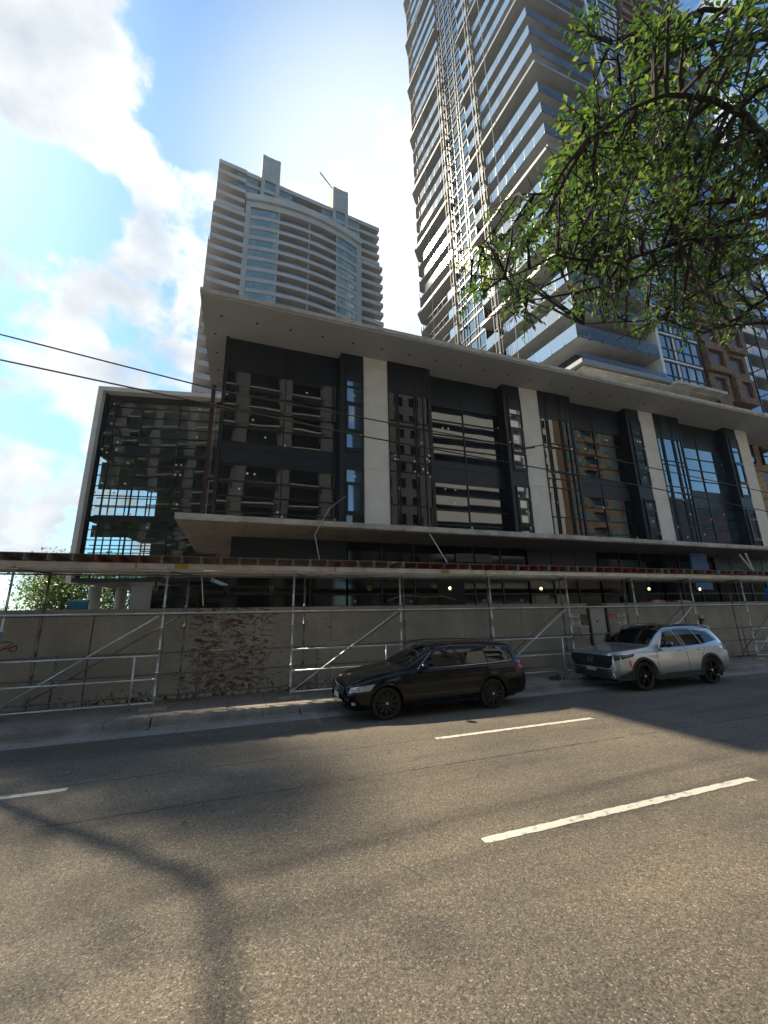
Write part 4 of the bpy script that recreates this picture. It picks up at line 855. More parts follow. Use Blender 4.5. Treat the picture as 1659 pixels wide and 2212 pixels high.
street_block('brick_apartments', 'brown brick apartments across the street, mirrored in the podium glass', 60, 84, -25, 56, 'brick2', M['brick_b'], M['glass_teal'])
street_block('red_brick_terrace', 'low red brick terrace across the street, mirrored in the podium glass', 86, 120, -25, 26, 'plain', M['brick_r'], M['glass_ground'])
# ------------------------------------------------------------------ cars
def interp(tab, x):
    if x <= tab[0][0]: return tab[0][1]
    for (a, va), (b2, vb) in zip(tab, tab[1:]):
        if x <= b2: t = (x-a)/(b2-a); return va+(vb-va)*t
    return tab[-1][1]
def smooth_tab(tab, L, n=180, it=3, w_=2):
    xs = [L*i/n for i in range(n+1)]; v = [interp(tab, x) for x in xs]
    for _ in range(it): v = [v[0]]+[sum(v[max(0, i-1):i+2])/len(v[max(0, i-1):i+2]) for i in range(1, n)]+[v[-1]]
    return list(zip(xs, v))
class Car:
    def __init__(s, root, L, zt, wd_, zs, zb, axles, rw, ra, cy, x0, lean, rimtuck=0):
        s.root, s.L, s.ax, s.rw, s.ra, s.cy, s.x0, s.lean = root, L, axles, rw, ra, cy, x0, lean
        s.zt, s.wd, s.zs, s.zb = smooth_tab(zt, L, it=2), smooth_tab(wd_, L, it=5), smooth_tab(zs, L), smooth_tab(zb, L, it=1)
    def sec(s, x):
        W, zt, zs, zb = interp(s.wd, x), interp(s.zt, x), interp(s.zs, x), interp(s.zb, x); zs = min(zs, zt-.035); h = zt-zs
        Rr = W-.07-s.lean*h; Rr = max(Rr, .3); zm = zb+(zs-zb)*.45
        f = min(1, h/.25)
        return [(W-.16, zb), (W-.05, zb+.03), (W-.012, zb+.10), (W+.004, zb+.22), (W+.008, zm), (W, zs-(zs-zb)*.30), (W-.012, zs-(zs-zb)*.16), (W-.016, zs-.045), (W-.045, zs-.008), (W-.075, zs+.012*f+.1*h*(1-f)),
                (W-.075+(Rr-W+.075)*.3, zs+.3*h), (W-.075+(Rr-W+.075)*.6, zs+.58*h), (Rr+.012, zs+.80*h), (Rr-.04, zs+.92*h), (Rr-.14, zs+.975*h), (Rr*.55, zt-.004), (Rr*.25, zt+.004), (0, zt+.006)]
    def arch(s, x):
        z = -1
        for a in s.ax:
            d = abs(x-a)
            if d < s.ra: z = max(z, s.rw+math.sqrt(s.ra**2-d*d))
        return z
    def body(s, mat):
        xs = [s.L*i/96 for i in range(97)]
        for a in s.ax: xs += [a-s.ra-.003, a-s.ra+.003, a+s.ra-.003, a+s.ra+.003, a-s.ra+.03, a+s.ra-.03, a]
        xs = sorted(set(round(x, 4) for x in xs if 0 <= x <= s.L)); m_ = MB(); secs = []
        for x in xs:
            p = s.sec(x); za = s.arch(x); p = [(y, max(z, za) if i < 8 else z) for i, (y, z) in enumerate(p)]
            full = [(-y, z) for y, z in p]+[(y, z) for y, z in reversed(p[:-1])]; secs.append(full)
        n = len(secs[0]); v = [(s.x0+x, s.cy+y, z) for x, se in zip(xs, secs) for y, z in se]; f = []
        for i in range(len(xs)-1):
            for k in range(n-1): f.append((i*n+k, i*n+k+1, (i+1)*n+k+1, (i+1)*n+k))
        f.append(tuple(range(n))[::-1]); e = (len(xs)-1)*n; f.append(tuple(e+k for k in range(n)))
        m_.add(v, f); o = m_.build('body', mat, s.root, True)
        u = MB()
        for a in (-1, 1): pass
        u.box(s.x0+.25, s.x0+s.L-.2, s.cy-.5, s.cy+.5, interp(s.zb, 2)-.03, .62); u.build('underbody', M['black'], s.root)
        u = MB()
        for ax_ in s.ax:
            for sg in (-1, 1):
                W = interp(s.wd, ax_); nn_ = 20; y0, y1 = s.cy+sg*(W-.03), s.cy+sg*.5
                pts = [(s.x0+ax_+s.ra*1.01*math.cos(math.pi*i/nn_), s.rw+s.ra*1.01*math.sin(math.pi*i/nn_)) for i in range(nn_+1)]
                pts = [(pts[0][0], .2)]+pts+[(pts[-1][0], .2)]
                for (a, b2), (c, d) in zip(pts, pts[1:]): u.quad((a, y0, b2), (c, y0, d), (c, y1, d), (a, y1, b2))
        u.build('wheel_well', M['black'], s.root); return o
    def sy(s, x, z):
        p = s.sec(x); p = p[3:]
        for (y0, z0), (y1, z1) in zip(p, p[1:]):
            if z0 <= z <= z1: return y0+(y1-y0)*(z-z0)/max(z1-z0, 1e-6)
        return p[-1][0] if z > p[-1][1] else p[0][0]
    def patch(s, quad, name, mat, off=.006, nx=14, nz=6, sides=(-1, 1), par=None, sm=True):
        """quad: bottom-left, bottom-right, top-right, top-left as (x,z) on the body side"""
        (ax_, az_), (bx, bz), (cx, cz), (dx, dz) = quad; o_ = None
        for sg in sides:
            m_ = MB()
            g_ = []
            for j in range(nz+1):
                v = j/nz; row = []
                for i in range(nx+1):
                    t = i/nx; x = (ax_*(1-t)+bx*t)*(1-v)+(dx*(1-t)+cx*t)*v; z = (az_*(1-t)+bz*t)*(1-v)+(dz*(1-t)+cz*t)*v
                    row.append((s.x0+x, s.cy+sg*(s.sy(x, z)+off), z))
                g_.append(row)
            for j in range(nz):
                for i in range(nx):
                    q = (g_[j][i], g_[j][i+1], g_[j+1][i+1], g_[j+1][i]); m_.quad(*(q if sg < 0 else q[::-1]))
            o_ = m_.build(name, mat, par or s.root, sm)
        return o_
    def screen(s, xa, xb, wa, wb, name, mat, off=.008, n=12):
        m_ = MB(); g_ = []
        for i in range(n+1):
            t = i/n; x = xa+(xb-xa)*t; w_ = wa+(wb-wa)*t; row = []
            for j in range(n+1):
                y = (j/n*2-1)*w_; p = s.sec(x); z = p[-1][1]
                q = p[8:]
                for (y0, z0), (y1, z1) in zip(q, q[1:]):
                    if y1 <= abs(y) <= y0: z = z0+(z1-z0)*(y0-abs(y))/max(y0-y1, 1e-6)
                row.append((s.x0+x-off*.8, s.cy+y, z+off))
            g_.append(row)
        for i in range(n):
            for j in range(n): m_.quad(g_[i][j], g_[i+1][j], g_[i+1][j+1], g_[i][j+1])
        return m_.build(name, mat, s.root, True)
    def line(s, pts, mat, name, rad=.004, off=.004, sides=(-1, 1), n=8):
        for sg in sides:
            m_ = MB(); L_ = []
            for (a, b2), (c, d) in zip(pts, pts[1:]):
                for i in range(n): t = i/n; x, z = a+(c-a)*t, b2+(d-b2)*t; L_.append((s.x0+x, s.cy+sg*(s.sy(x, z)+off), z))
            x, z = pts[-1]; L_.append((s.x0+x, s.cy+sg*(s.sy(x, z)+off), z)); m_.tube(L_, rad, 5); o_ = m_.build(name, mat, s.root)
        return o_
    def wheel(s, ax_, sg, spokes, rimm, tw=.205):
        W = interp(s.wd, ax_)-.03; y = s.cy+sg*W; c = (s.x0+ax_, y, s.rw); rw = s.rw; d = -sg
        t = MB(); t.lathe([(rw*.70, d*tw), (rw*.94, d*tw), (rw, d*(tw-.03)), (rw, d*.03), (rw*.965, d*.006), (rw*.86, -d*.004), (rw*.76, d*.006), (rw*.735, d*.03)], c, 'y', 40); o = t.build('wheel', M['rubber'], s.root, True)
        t = MB(); t.lathe([(rw*.755, d*.004), (rw*.74, -d*.002), (rw*.70, d*.02), (rw*.66, d*.10), (rw*.60, d*.17), (0, d*.17)], c, 'y', 40)
        for k in range(spokes):
            a = 2*math.pi*(k+.3)/spokes
            for da in (-.13, .13):
                p = Vector((c[0]+math.cos(a)*rw*.13, y+d*.02, c[2]+math.sin(a)*rw*.13)); q = Vector((c[0]+math.cos(a+da)*rw*.70, y+d*.012, c[2]+math.sin(a+da)*rw*.70)); t.bar(p, q, .028, .03, upv=(0, 1, 0))
        t.lathe([(0, -d*.004), (rw*.10, -d*.004), (rw*.17, d*.012), (rw*.19, d*.05)], c, 'y', 18); t.build('rim', rimm, o)
        t = MB(); t.lathe([(0, -d*.009), (rw*.075, -d*.008), (rw*.08, d*.0)], c, 'y', 14); t.build('hub_cap', M['alu'], o)
        t = MB(); t.lathe([(rw*.2, d*.07), (rw*.5, d*.07), (rw*.5, d*.09)], c, 'y', 24); t.build('brake_disc', M['black'], o)
paint_k = pm('black_car_paint', (.003, .0035, .006), None, rough=.10, coat=.0, ior=1.42)
m, nt, b = new_mat('silver_car_paint'); b.inputs['Base Color'].default_value = (.42, .45, .48, 1); b.inputs['Metallic'].default_value = .75; b.inputs['Roughness'].default_value = .32
b.inputs['Coat Weight'].default_value = 1; b.inputs['Coat Roughness'].default_value = .03; paint_s = m
gloss_k = pm('gloss_black_trim', (.006, .006, .007), None, rough=.12, coat=.6); rim_k = pm('satin_black_rim', (.007, .007, .008), None, rough=.45); mat_k = pm('grey_black_cladding', (.016, .016, .017), None, rough=.55); chrome = pm('chrome', (.7, .7, .7), None, rough=.1, metal=1)
lens = pm('headlamp_lens', (.22, .23, .24), (.5, .5, .5), 30, .08, ior=1.6); lens_d = pm('smoked_lamp_lens', (.012, .012, .013), None, rough=.06, ior=1.8); redl = pm('red_lamp_lens', (.30, .008, .012), None, rough=.12, ior=1.6); ambr = pm('amber_reflector', (.75, .12, .01), None, rough=.3)
seam_m = M['black']
# black estate
A = thing('estate_car', 'black estate car parked at the kerb facing left, under the scaffold', 'car', (4.45, 9.62, 0), 'cars parked along the kerb')
wx = 3.10-.87
car = Car(A, 4.56, [(0, .60), (.04, .68), (.15, .76), (.4, .86), (.8, .93), (1.22, .985), (1.34, 1.0), (1.7, 1.20), (2.1, 1.385), (2.45, 1.45), (2.9, 1.465), (3.5, 1.455), (4.0, 1.425), (4.22, 1.395), (4.27, 1.36), (4.38, 1.16), (4.47, 1.0), (4.52, .93), (4.56, .70)],
          [(0, .58), (.06, .70), (.2, .80), (.45, .86), (.8, .89), (1.6, .895), (3.4, .895), (3.9, .88), (4.3, .84), (4.48, .79), (4.56, .70)],
          [(0, .56), (.1, .66), (.5, .80), (1.2, .915), (2.0, .94), (3.5, .985), (4.2, 1.0), (4.56, .85)], [(0, .24), (.2, .20), (1, .19), (3.6, .20), (4.3, .25), (4.56, .32)], (.87, 3.50), .325, .37, 9.62, wx, .42)
car.body(paint_k)
for ax_ in car.ax:
    for sg in (-1, 1): car.wheel(ax_, sg, 10, rim_k)
car.screen(1.40, 2.10, .70, .56, 'windscreen', M['car_glass']); car.screen(4.28, 4.46, .52, .64, 'rear_window', M['car_glass'])
car.patch([(1.72, .985), (2.62, .995), (2.60, 1.385), (2.17, 1.355)], 'side_window', M['car_glass'])
car.patch([(2.70, .998), (3.42, 1.015), (3.37, 1.375), (2.69, 1.385)], 'side_window', M['car_glass'])
car.patch([(3.46, 1.018), (4.05, 1.045), (3.93, 1.335), (3.42, 1.372)], 'side_window', M['car_glass'])
for dx in (0,): car.line([(1.62, .965), (2.65, .975), (3.45, .995), (4.1, 1.025), (4.14, 1.06), (3.96, 1.355), (3.3, 1.40), (2.6, 1.412), (2.15, 1.38), (1.62, .965)], chrome, 'window_trim', .004)
for pts in ([(1.50, .93), (1.42, .62), (1.46, .26)], [(2.655, 1.39), (2.66, .95), (2.62, .26)], [(3.40, 1.38), (3.44, 1.0), (3.36, .72), (3.16, .45)], [(1.46, .255), (2.62, .255), (3.1, .27)]): car.line(pts, seam_m, 'door_seam', .005, 0)
car.line([(.35, .70), (1.5, .77), (3.0, .80), (4.2, .83)], paint_k, 'crease', .008, -.003)
for x in (2.32, 3.12):
    m_ = MB(); y = 9.62-car.sy(x, .86)-.03; m_.tube([(wx+x, y+.02, .865), (wx+x+.03, y, .87), (wx+x+.15, y, .875), (wx+x+.18, y+.02, .875)], .013, 6); m_.build('door_handle', paint_k, A, True)
for sg in (-1, 1):
    m_ = MB(); y = 9.62+sg*.86; bmv = [(0, 0), (.02, .07), (.06, .09), (.12, .08), (.16, .03), (.17, 0)]
    m_.lathe([(0, -.10), (.05, -.09), (.075, -.03), (.078, .03), (.05, .09), (0, .10)], (wx+1.72, y+sg*.10, 1.02), 'y', 14); m_.build('wing_mirror', paint_k, A, True)
    m_ = MB(); m_.tube([(wx+1.95, 9.62+sg*.60, 1.42), (wx+2.05, 9.62+sg*.605, 1.475), (wx+2.6, 9.62+sg*.61, 1.50), (wx+3.5, 9.62+sg*.60, 1.485), (wx+4.0, 9.62+sg*.57, 1.45), (wx+4.08, 9.62+sg*.57, 1.42)], .014, 8); m_.build('roof_rail', gloss_k, A, True)
car.patch([(.07, .56), (.50, .60), (.62, .73), (.12, .665)], 'headlight', lens, .004); car.patch([(.13, .575), (.25, .585), (.27, .67), (.16, .655)], 'headlight_eye', M['bulb'] if False else chrome, .008, 4, 3)
car.patch([(4.28, .80), (4.50, .83), (4.46, .99), (4.24, 1.0)], 'tail_light', redl, .006)
m_ = MB(); x = wx-.012; m_.box(x-.01, x+.02, 9.62-.52, 9.62+.52, .53, .60); m_.box(x-.006, x+.02, 9.62-.5, 9.62+.5, .27, .40); m_.split('grille', gloss_k, A)
m_ = MB(); m_.box(wx-.035, wx-.02, 9.62-.2, 9.62+.2, .40, .50); m_.build('number_plate', M['sign_white'], A)
m_ = MB(); m_.lathe([(0, -.004), (.055, -.004), (.06, .01)], (wx-.02, 9.62, .62), 'x', 20); m_.build('badge', chrome, A)
m_ = MB()
for sg in (-1, 1): m_.box(wx+.12, wx+.2, 9.62+sg*.72-.06, 9.62+sg*.72+.06, .33, .38)
m_.split('fog_lamp', lens, A)
# silver SUV
B = thing('suv_car', 'silver sport utility car with black wheels parked at the kerb behind the black estate', 'car', (12.1, 9.74, 0), 'cars parked along the kerb')
wx = 10.68-.93; cy = 9.745
car = Car(B, 4.70, [(0, .98), (.05, 1.02), (.3, 1.045), (.8, 1.085), (1.25, 1.125), (1.38, 1.145), (1.7, 1.36), (2.05, 1.56), (2.35, 1.65), (2.9, 1.685), (3.5, 1.67), (4.0, 1.63), (4.22, 1.59), (4.34, 1.50), (4.52, 1.22), (4.61, 1.10), (4.67, 1.0), (4.70, .82)],
          [(0, .74), (.05, .80), (.2, .87), (.5, .915), (.9, .93), (3.6, .93), (4.1, .915), (4.45, .87), (4.62, .82), (4.70, .74)],
          [(0, .90), (.3, .96), (1.2, 1.02), (2.0, 1.04), (3.5, 1.07), (4.3, 1.10), (4.70, .96)], [(0, .33), (.25, .27), (1, .25), (3.7, .26), (4.4, .30), (4.70, .42)], (.93, 3.63), .375, .43, cy, wx, .40)
car.body(paint_s)
for ax_ in car.ax:
    for sg in (-1, 1): car.wheel(ax_, sg, 5, gloss_k, .225)
car.screen(1.42, 2.12, .74, .60, 'windscreen', M['car_glass']); car.screen(4.32, 4.50, .56, .66, 'rear_window', M['car_glass'])
m_ = MB(); 
o = car.screen(2.16, 4.1, .57, .55, 'roof_panel', gloss_k, .006)
car.patch([(1.74, 1.085), (2.63, 1.095), (2.56, 1.545), (2.16, 1.50)], 'side_window', M['car_glass'])
car.patch([(2.66, 1.095), (2.74, 1.097), (2.68, 1.555), (2.60, 1.548)], 'door_pillar', mat_k)
car.patch([(2.78, 1.098), (3.46, 1.12), (3.34, 1.545), (2.70, 1.557)], 'side_window', M['car_glass'])
car.patch([(3.50, 1.122), (4.20, 1.205), (3.95, 1.46), (3.38, 1.54)], 'side_window', M['car_glass'])
car.line([(1.66, 1.065), (2.6, 1.075), (3.5, 1.10), (4.12, 1.14), (4.27, 1.215), (3.98, 1.49), (3.4, 1.57), (2.6, 1.575), (2.14, 1.525), (1.66, 1.065)], chrome, 'window_trim', .006)
for pts in ([(1.50, 1.06), (1.45, .7), (1.5, .34)], [(2.66, 1.12), (2.68, .8), (2.66, .34)], [(3.42, 1.13), (3.46, 1.0), (3.30, .80), (3.14, .5)]): car.line(pts, seam_m, 'door_seam', .005, 0)
car.line([(.45, .98), (1.5, 1.01), (3.0, 1.025), (4.3, 1.05)], seam_m, 'crease', .004, 0)
car.patch([(1.32, .27), (3.22, .28), (3.16, .36), (1.38, .36)], 'sill_cladding', mat_k, .012, 16, 3); car.patch([(1.5, .365), (3.1, .375), (3.0, .42), (1.75, .41)], 'sill_highlight', mat_k, .008, 12, 2)  # sill and narrow strip above it, both in black cladding
for ax_ in car.ax:
    for sg in (-1, 1):
        m_ = MB(); nn_ = 26; pts = []
        for i in range(nn_+1):
            t = math.pi*(-.06+1.12*i/nn_); row = []
            for rr_, oo in ((car.ra-.012, .004), (car.ra+.02, .02), (car.ra+.065, .016), (car.ra+.075, -.004)):
                x, z = ax_+rr_*math.cos(t), car.rw+rr_*math.sin(t); z = max(z, .3); xx_ = min(max(x, .02), car.L-.02); row.append((wx+xx_, cy+sg*(car.sy(xx_, z)+oo), z))
            pts.append(row)
        for i in range(nn_):
            for k in range(3): q = (pts[i][k], pts[i+1][k], pts[i+1][k+1], pts[i][k+1]); m_.quad(*(q if sg > 0 else q[::-1]))
        m_.build('arch_trim', mat_k, B, True)
for x in (2.34, 3.16):
    m_ = MB(); y = cy-car.sy(x, .98)-.03; m_.tube([(wx+x, y+.02, .985), (wx+x+.03, y, .99), (wx+x+.17, y, .995), (wx+x+.2, y+.02, .995)], .016, 6); m_.build('door_handle', paint_s, B, True)
for sg in (-1, 1):
    m_ = MB(); m_.lathe([(0, -.13), (.06, -.12), (.095, -.05), (.095, .04), (.06, .11), (0, .12)], (wx+1.84, cy+sg*1.0, 1.19), 'y', 14); m_.build('wing_mirror', gloss_k, B, True)
    m_ = MB(); m_.tube([(wx+2.0, cy+sg*.61, 1.52), (wx+2.2, cy+sg*.635, 1.63), (wx+2.8, cy+sg*.64, 1.70), (wx+3.6, cy+sg*.62, 1.685), (wx+4.05, cy+sg*.6, 1.64), (wx+4.22, cy+sg*.58, 1.585)], .018, 8); m_.build('roof_rail', gloss_k, B, True)
car.patch([(.04, .81), (.60, .905), (.66, .975), (.04, .93)], 'headlight', lens_d, .006); car.line([(.05, .945), (.3, .958), (.62, .985)], chrome, 'light_strip', .009, .006)
car.patch([(4.36, .93), (4.62, .90), (4.60, 1.06), (4.30, 1.12)], 'tail_light', redl, .008); car.patch([(.40, .70), (.47, .60), (.475, .80), (.43, .84)], 'side_reflector', ambr, .006, 4, 6)
m_ = MB(); pts = [(-.60, .60), (.60, .60), (.72, .72), (.74, .93), (-.74, .93), (-.72, .72)]
for a, b2, t in ((-.016, .012, 0),):
    v = [(wx-.016, cy+y, z) for y, z in pts]+[(wx+.01, cy+y, z) for y, z in pts]; n = 6; m_.add(v, [tuple(range(n))[::-1]]+[(i, (i+1) % n, n+(i+1) % n, n+i) for i in range(n)])
m_.build('grille', gloss_k, B)
m_ = MB()
for k in range(7):
    z = .63+k*.042; m_.box(wx-.021, wx-.014, cy-.6, cy+.6, z, z+.014)
m_.split('grille_bar', mat_k, B)
m_ = MB()
for sg in (-1, 1): m_.bar((wx-.03, cy+sg*.075, .86), (wx-.03, cy+sg*.048, .73), .018, .018); m_.bar((wx-.028, cy+sg*.10, .875), (wx-.028, cy+sg*.085, .715), .008, .01)
m_.bar((wx-.03, cy-.055, .795), (wx-.03, cy+.055, .795), .018, .022); m_.bar((wx-.028, cy-.10, .875), (wx-.028, cy+.10, .875), .008, .008); m_.bar((wx-.028, cy-.085, .715), (wx-.028, cy+.085, .715), .008, .008); m_.build('emblem', chrome, B)
m_ = MB(); m_.box(wx-.02, wx+.02, cy-.66, cy+.66, .34, .56); m_.build('lower_intake', mat_k, B)
m_ = MB(); m_.box(wx-.034, wx-.02, cy-.17, cy+.17, .50, .60); m_.build('number_plate', pm('plate_grey', (.3, .3, .31), (.4, .4, .4), 9, .5), B)
for sg in (-1, 1):
    m_ = MB(); y = cy+sg*.66; P4 = [(y-.09*sg, .52), (y+.05*sg, .52), (y+.12*sg, .38), (y-.02*sg, .38)]
    for (a, b2), (c, d) in zip(P4, P4[1:]+P4[:1]): m_.bar((wx-.03, a, b2), (wx-.03, c, d), .02, .02)
    m_.build('fog_lamp_trim', chrome, B)
car.patch([(.06, .33), (.50, .36), (.46, .55), (.10, .42)], 'bumper_cladding', mat_k, .01)
m_ = MB(); m_.box(wx+4.6, wx+4.74, cy-.7, cy+.7, .42, .56); m_.build('rear_bumper', mat_k, B)
m_ = MB(); m_.bar((wx+1.9, cy-.25, 1.215), (wx+1.95, cy-.0, 1.215), .12, .004); m_.build('dash_paper', pm('blue_paper', (.2, .35, .5), None), B)
m_ = MB(); m_.prism([(wx+3.66, cy-.02), (wx+3.82, cy-.03), (wx+3.82, cy+.03), (wx+3.66, cy+.02)], 1.65, 1.72); m_.build('roof_aerial', paint_s, B)

# ------------------------------------------------------------------ person behind the silver car
skin = pm('skin', (.36, .20, .14), (.42, .25, .18), 8, .55); tan = pm('straw_hat', (.36, .26, .18), (.50, .38, .27), 30, .8); hair = pm('dark_hair', (.02, .012, .01), (.04, .025, .02), 20, .7)
m, nt, b = new_mat('white_patterned_cotton'); nt.links.new(ramp(nt, noise(nt, 26, 3, .6), [(.42, (.68, .67, .68)), (.52, (.60, .60, .62)), (.56, (.30, .28, .30))]), b.inputs['Base Color']); b.inputs['Roughness'].default_value = .85; shirt = m
jean = pm('dark_trousers', (.03, .035, .05), (.05, .055, .075), 20, .9)
def figure(px, py__, gz, face):
    root = thing('person', 'person in a tan sun hat and white patterned top walking behind the silver car', 'person', (px, py__, gz)); cf, sf = math.cos(face), math.sin(face)
    def tr(p): return (px+p[0]*cf-p[1]*sf, py__+p[0]*sf+p[1]*cf, gz+p[2])     # local: x forward, y left
    def skinmesh(name, verts, edges, rads, mat, rootv=0, par=root, sub=2):
        me = bpy.data.meshes.new(name); wl = wloc(par); me.from_pydata([tuple(Vector(tr(p))-wl) for p in verts], edges, []); me.materials.append(mat); o = bpy.data.objects.new(name, me); COL.objects.link(o); o.parent = par
        sk = o.modifiers.new('skin', 'SKIN'); sk.use_smooth_shade = True
        for i, r_ in enumerate(rads):
            r2 = r_ if isinstance(r_, tuple) else (r_, r_); me.skin_vertices[0].data[i].radius = r2; me.skin_vertices[0].data[i].use_root = (i == rootv)
        ss_ = o.modifiers.new('sub', 'SUBSURF'); ss_.levels = sub; ss_.render_levels = sub; ORG[o.name] = wl; return o
    V = [(0, 0, .90), (0, 0, 1.02), (.0, 0, 1.16), (.01, 0, 1.28), (.02, 0, 1.36), (.035, 0, 1.42), (.05, 0, 1.47),
         (.0, .15, 1.33), (.03, .21, 1.12), (.16, .18, .98), (.22, .17, .93), (0, -.15, 1.33), (-.05, -.21, 1.12), (.03, -.20, .93), (.07, -.19, .86),
         (0, .09, .86), (.14, .09, .48), (.08, .09, .09), (.20, .09, .035), (0, -.09, .86), (-.05, -.09, .47), (-.25, -.09, .12), (-.16, -.09, .035)]
    E_ = [(0, 1), (1, 2), (2, 3), (3, 4), (4, 5), (5, 6), (4, 7), (7, 8), (8, 9), (9, 10), (4, 11), (11, 12), (12, 13), (13, 14), (0, 15), (15, 16), (16, 17), (17, 18), (0, 19), (19, 20), (20, 21), (21, 22)]
    Rd = [(.115, .145), (.10, .125), (.105, .13), (.11, .14), (.07, .09), .048, .045, .055, .038, .03, .026, .055, .038, .03, .026, .08, .055, .038, .03, .08, .055, .038, .03]
    skinmesh('body', V, E_, Rd, skin)
    skinmesh('top', [(0, 0, .88), (0, 0, 1.02), (.0, 0, 1.16), (.01, 0, 1.27), (.02, 0, 1.345), (0, .14, 1.325), (.015, .19, 1.20), (0, -.14, 1.325), (-.025, -.19, 1.20)], [(0, 1), (1, 2), (2, 3), (3, 4), (4, 5), (5, 6), (4, 7), (7, 8)],
             [(.135, .165), (.12, .145), (.12, .145), (.125, .155), (.08, .10), .072, .06, .072, .06], shirt)
    skinmesh('trousers', [(0, 0, .92), (0, .09, .84), (.14, .09, .48), (.085, .09, .13), (0, -.09, .84), (-.05, -.09, .47), (-.235, -.09, .16)], [(0, 1), (1, 2), (2, 3), (0, 4), (4, 5), (5, 6)], [(.125, .15), .10, .07, .055, .10, .07, .055], jean)
    for sg, hp in ((1, (.22, .17, .93)), (-1, (.07, -.19, .86))):
        hv = [hp, (hp[0]+.05, hp[1], hp[2]-.04)]; he = [(0, 1)]; hr = [.02, (.016, .03)]
        for f in range(4):
            dy = -.03+f*.02; l = (.03, .036, .034, .027)[f]; n0 = len(hv); hv += [(hp[0]+.07, hp[1]+dy, hp[2]-.06), (hp[0]+.075+l*.5, hp[1]+dy, hp[2]-.06-l), (hp[0]+.07+l*.2, hp[1]+dy*.9, hp[2]-.06-2*l)]; he += [(1, n0), (n0, n0+1), (n0+1, n0+2)]; hr += [.009, .0085, .007]
        n0 = len(hv); hv += [(hp[0]+.03, hp[1]-sg*.035, hp[2]-.035), (hp[0]+.06, hp[1]-sg*.045, hp[2]-.065)]; he += [(0, n0), (n0, n0+1)]; hr += [.011, .009]
        skinmesh('hand', hv, he, hr, skin, sub=1)
    bm = bmesh.new(); bmesh.ops.create_uvsphere(bm, u_segments=20, v_segments=16, radius=1)
    for v in bm.verts:
        x, y, z = v.co; jaw = max(0, -z); v.co = Vector((x*.098*(1-.12*jaw)+(.012*jaw if x > 0 else 0), y*.078*(1-.30*jaw), z*.118))
        if x > .9 and abs(y) < .35 and -.35 < z < .15: v.co.x += .018
    for v in bm.verts: v.co = Vector(tr((v.co.x+.075, v.co.y, v.co.z+1.575)))-wloc(root)
    me = bpy.data.meshes.new('head'); bm.to_mesh(me); bm.free(); me.materials.append(skin); me.polygons.foreach_set('use_smooth', [True]*len(me.polygons)); hd = bpy.data.objects.new('head', me); COL.objects.link(hd); hd.parent = root; ORG[hd.name] = wloc(root)
    def ell(name, c, r_, mat, par=hd, rng=None):
        bm = bmesh.new(); bmesh.ops.create_uvsphere(bm, u_segments=18, v_segments=12, radius=1)
        for v in bm.verts: v.co = Vector(tr((c[0]+v.co.x*r_[0], c[1]+v.co.y*r_[1], c[2]+v.co.z*r_[2])))-wloc(root)
        me = bpy.data.meshes.new(name); bm.to_mesh(me); bm.free(); me.materials.append(mat); me.polygons.foreach_set('use_smooth', [True]*len(me.polygons)); o = bpy.data.objects.new(name, me); COL.objects.link(o); o.parent = par; return o
    ell('hair', (.045, 0, 1.60), (.098, .088, .105), hair); ell('hair', (-.03, 0, 1.48), (.05, .055, .09), hair)
    for sg in (-1, 1): ell('ear', (.07, sg*.078, 1.57), (.02, .01, .03), skin); ell('eye', (.158, sg*.032, 1.585), (.012, .012, .008), M['black'])
    ell('nose', (.178, 0, 1.56), (.016, .012, .022), skin); ell('mouth', (.168, 0, 1.517), (.008, .022, .006), pm('lips', (.3, .1, .09), None))
    m_ = MB(); n = 28; prof = [(0, .125), (.05, .12), (.085, .095), (.10, .05), (.106, .0), (.108, -.012)]
    base = []
    for r_, h in prof:
        base.append([tr((.065+r_*1.05*math.cos(2*math.pi*k/n), r_*.92*math.sin(2*math.pi*k/n), 1.63+h)) for k in range(n)])
    for i in range(len(base)-1):
        for k in range(n): m_.quad(base[i][k], base[i][(k+1) % n], base[i+1][(k+1) % n], base[i+1][k])
    a = [tr((.065+.11*math.cos(t), .098*math.sin(t), 1.62)) for t in [R(-100+200*i/20) for i in range(21)]]; c = [tr((.065+(.11+.13*max(0, math.cos(t))**.7)*math.cos(t), (.098+.05*max(0, math.cos(t)))*math.sin(t), 1.62-.035*max(0, math.cos(t)))) for t in [R(-100+200*i/20) for i in range(21)]]
    for i in range(20): m_.quad(a[i], a[i+1], c[i+1], c[i]); m_.quad(*[(p[0], p[1], p[2]-.006) for p in (a[i], c[i], c[i+1], a[i+1])])
    h = m_.build('sun_hat', tan, root, True)
figure(16.95, 11.25, .15, R(10))
# ------------------------------------------------------------------ overhead cables
def cable(name, pts, rad, lab, sag=0, mat='cable', cat='cable'):
    L_ = []
    for (a, b2) in zip(pts, pts[1:]):
        for i in range(16): t = i/16; p = Vector(a).lerp(Vector(b2), t); p.z -= sag*4*t*(1-t); L_.append(p)
    L_.append(Vector(pts[-1])); m_ = MB(); m_.tube(L_, rad, 6); return single(m_, name, M[mat], lab, cat, tuple(pts[0]), smooth=True)
def D_(x, y, Y): return at_depth(x, y, Y)
a, b2, c = D_(0, 722, 9.0), D_(1125, 967, 9.0), D_(1659, 1064, 9.0); a0 = a+(a-b2)*.4; c0 = c+(c-b2)*1.0
cable('overhead_cable', [a0, a, D_(480, 845, 9.0), b2], .016, 'upper black cable crossing the left half of the podium to the splice'); 
cable('overhead_cable', [b2+Vector((.02, 0, -.02)), D_(1175, 961, 9.0), D_(1400, 1009, 9.0), c, c0], .016, 'upper black cable crossing the right half of the podium from the splice')
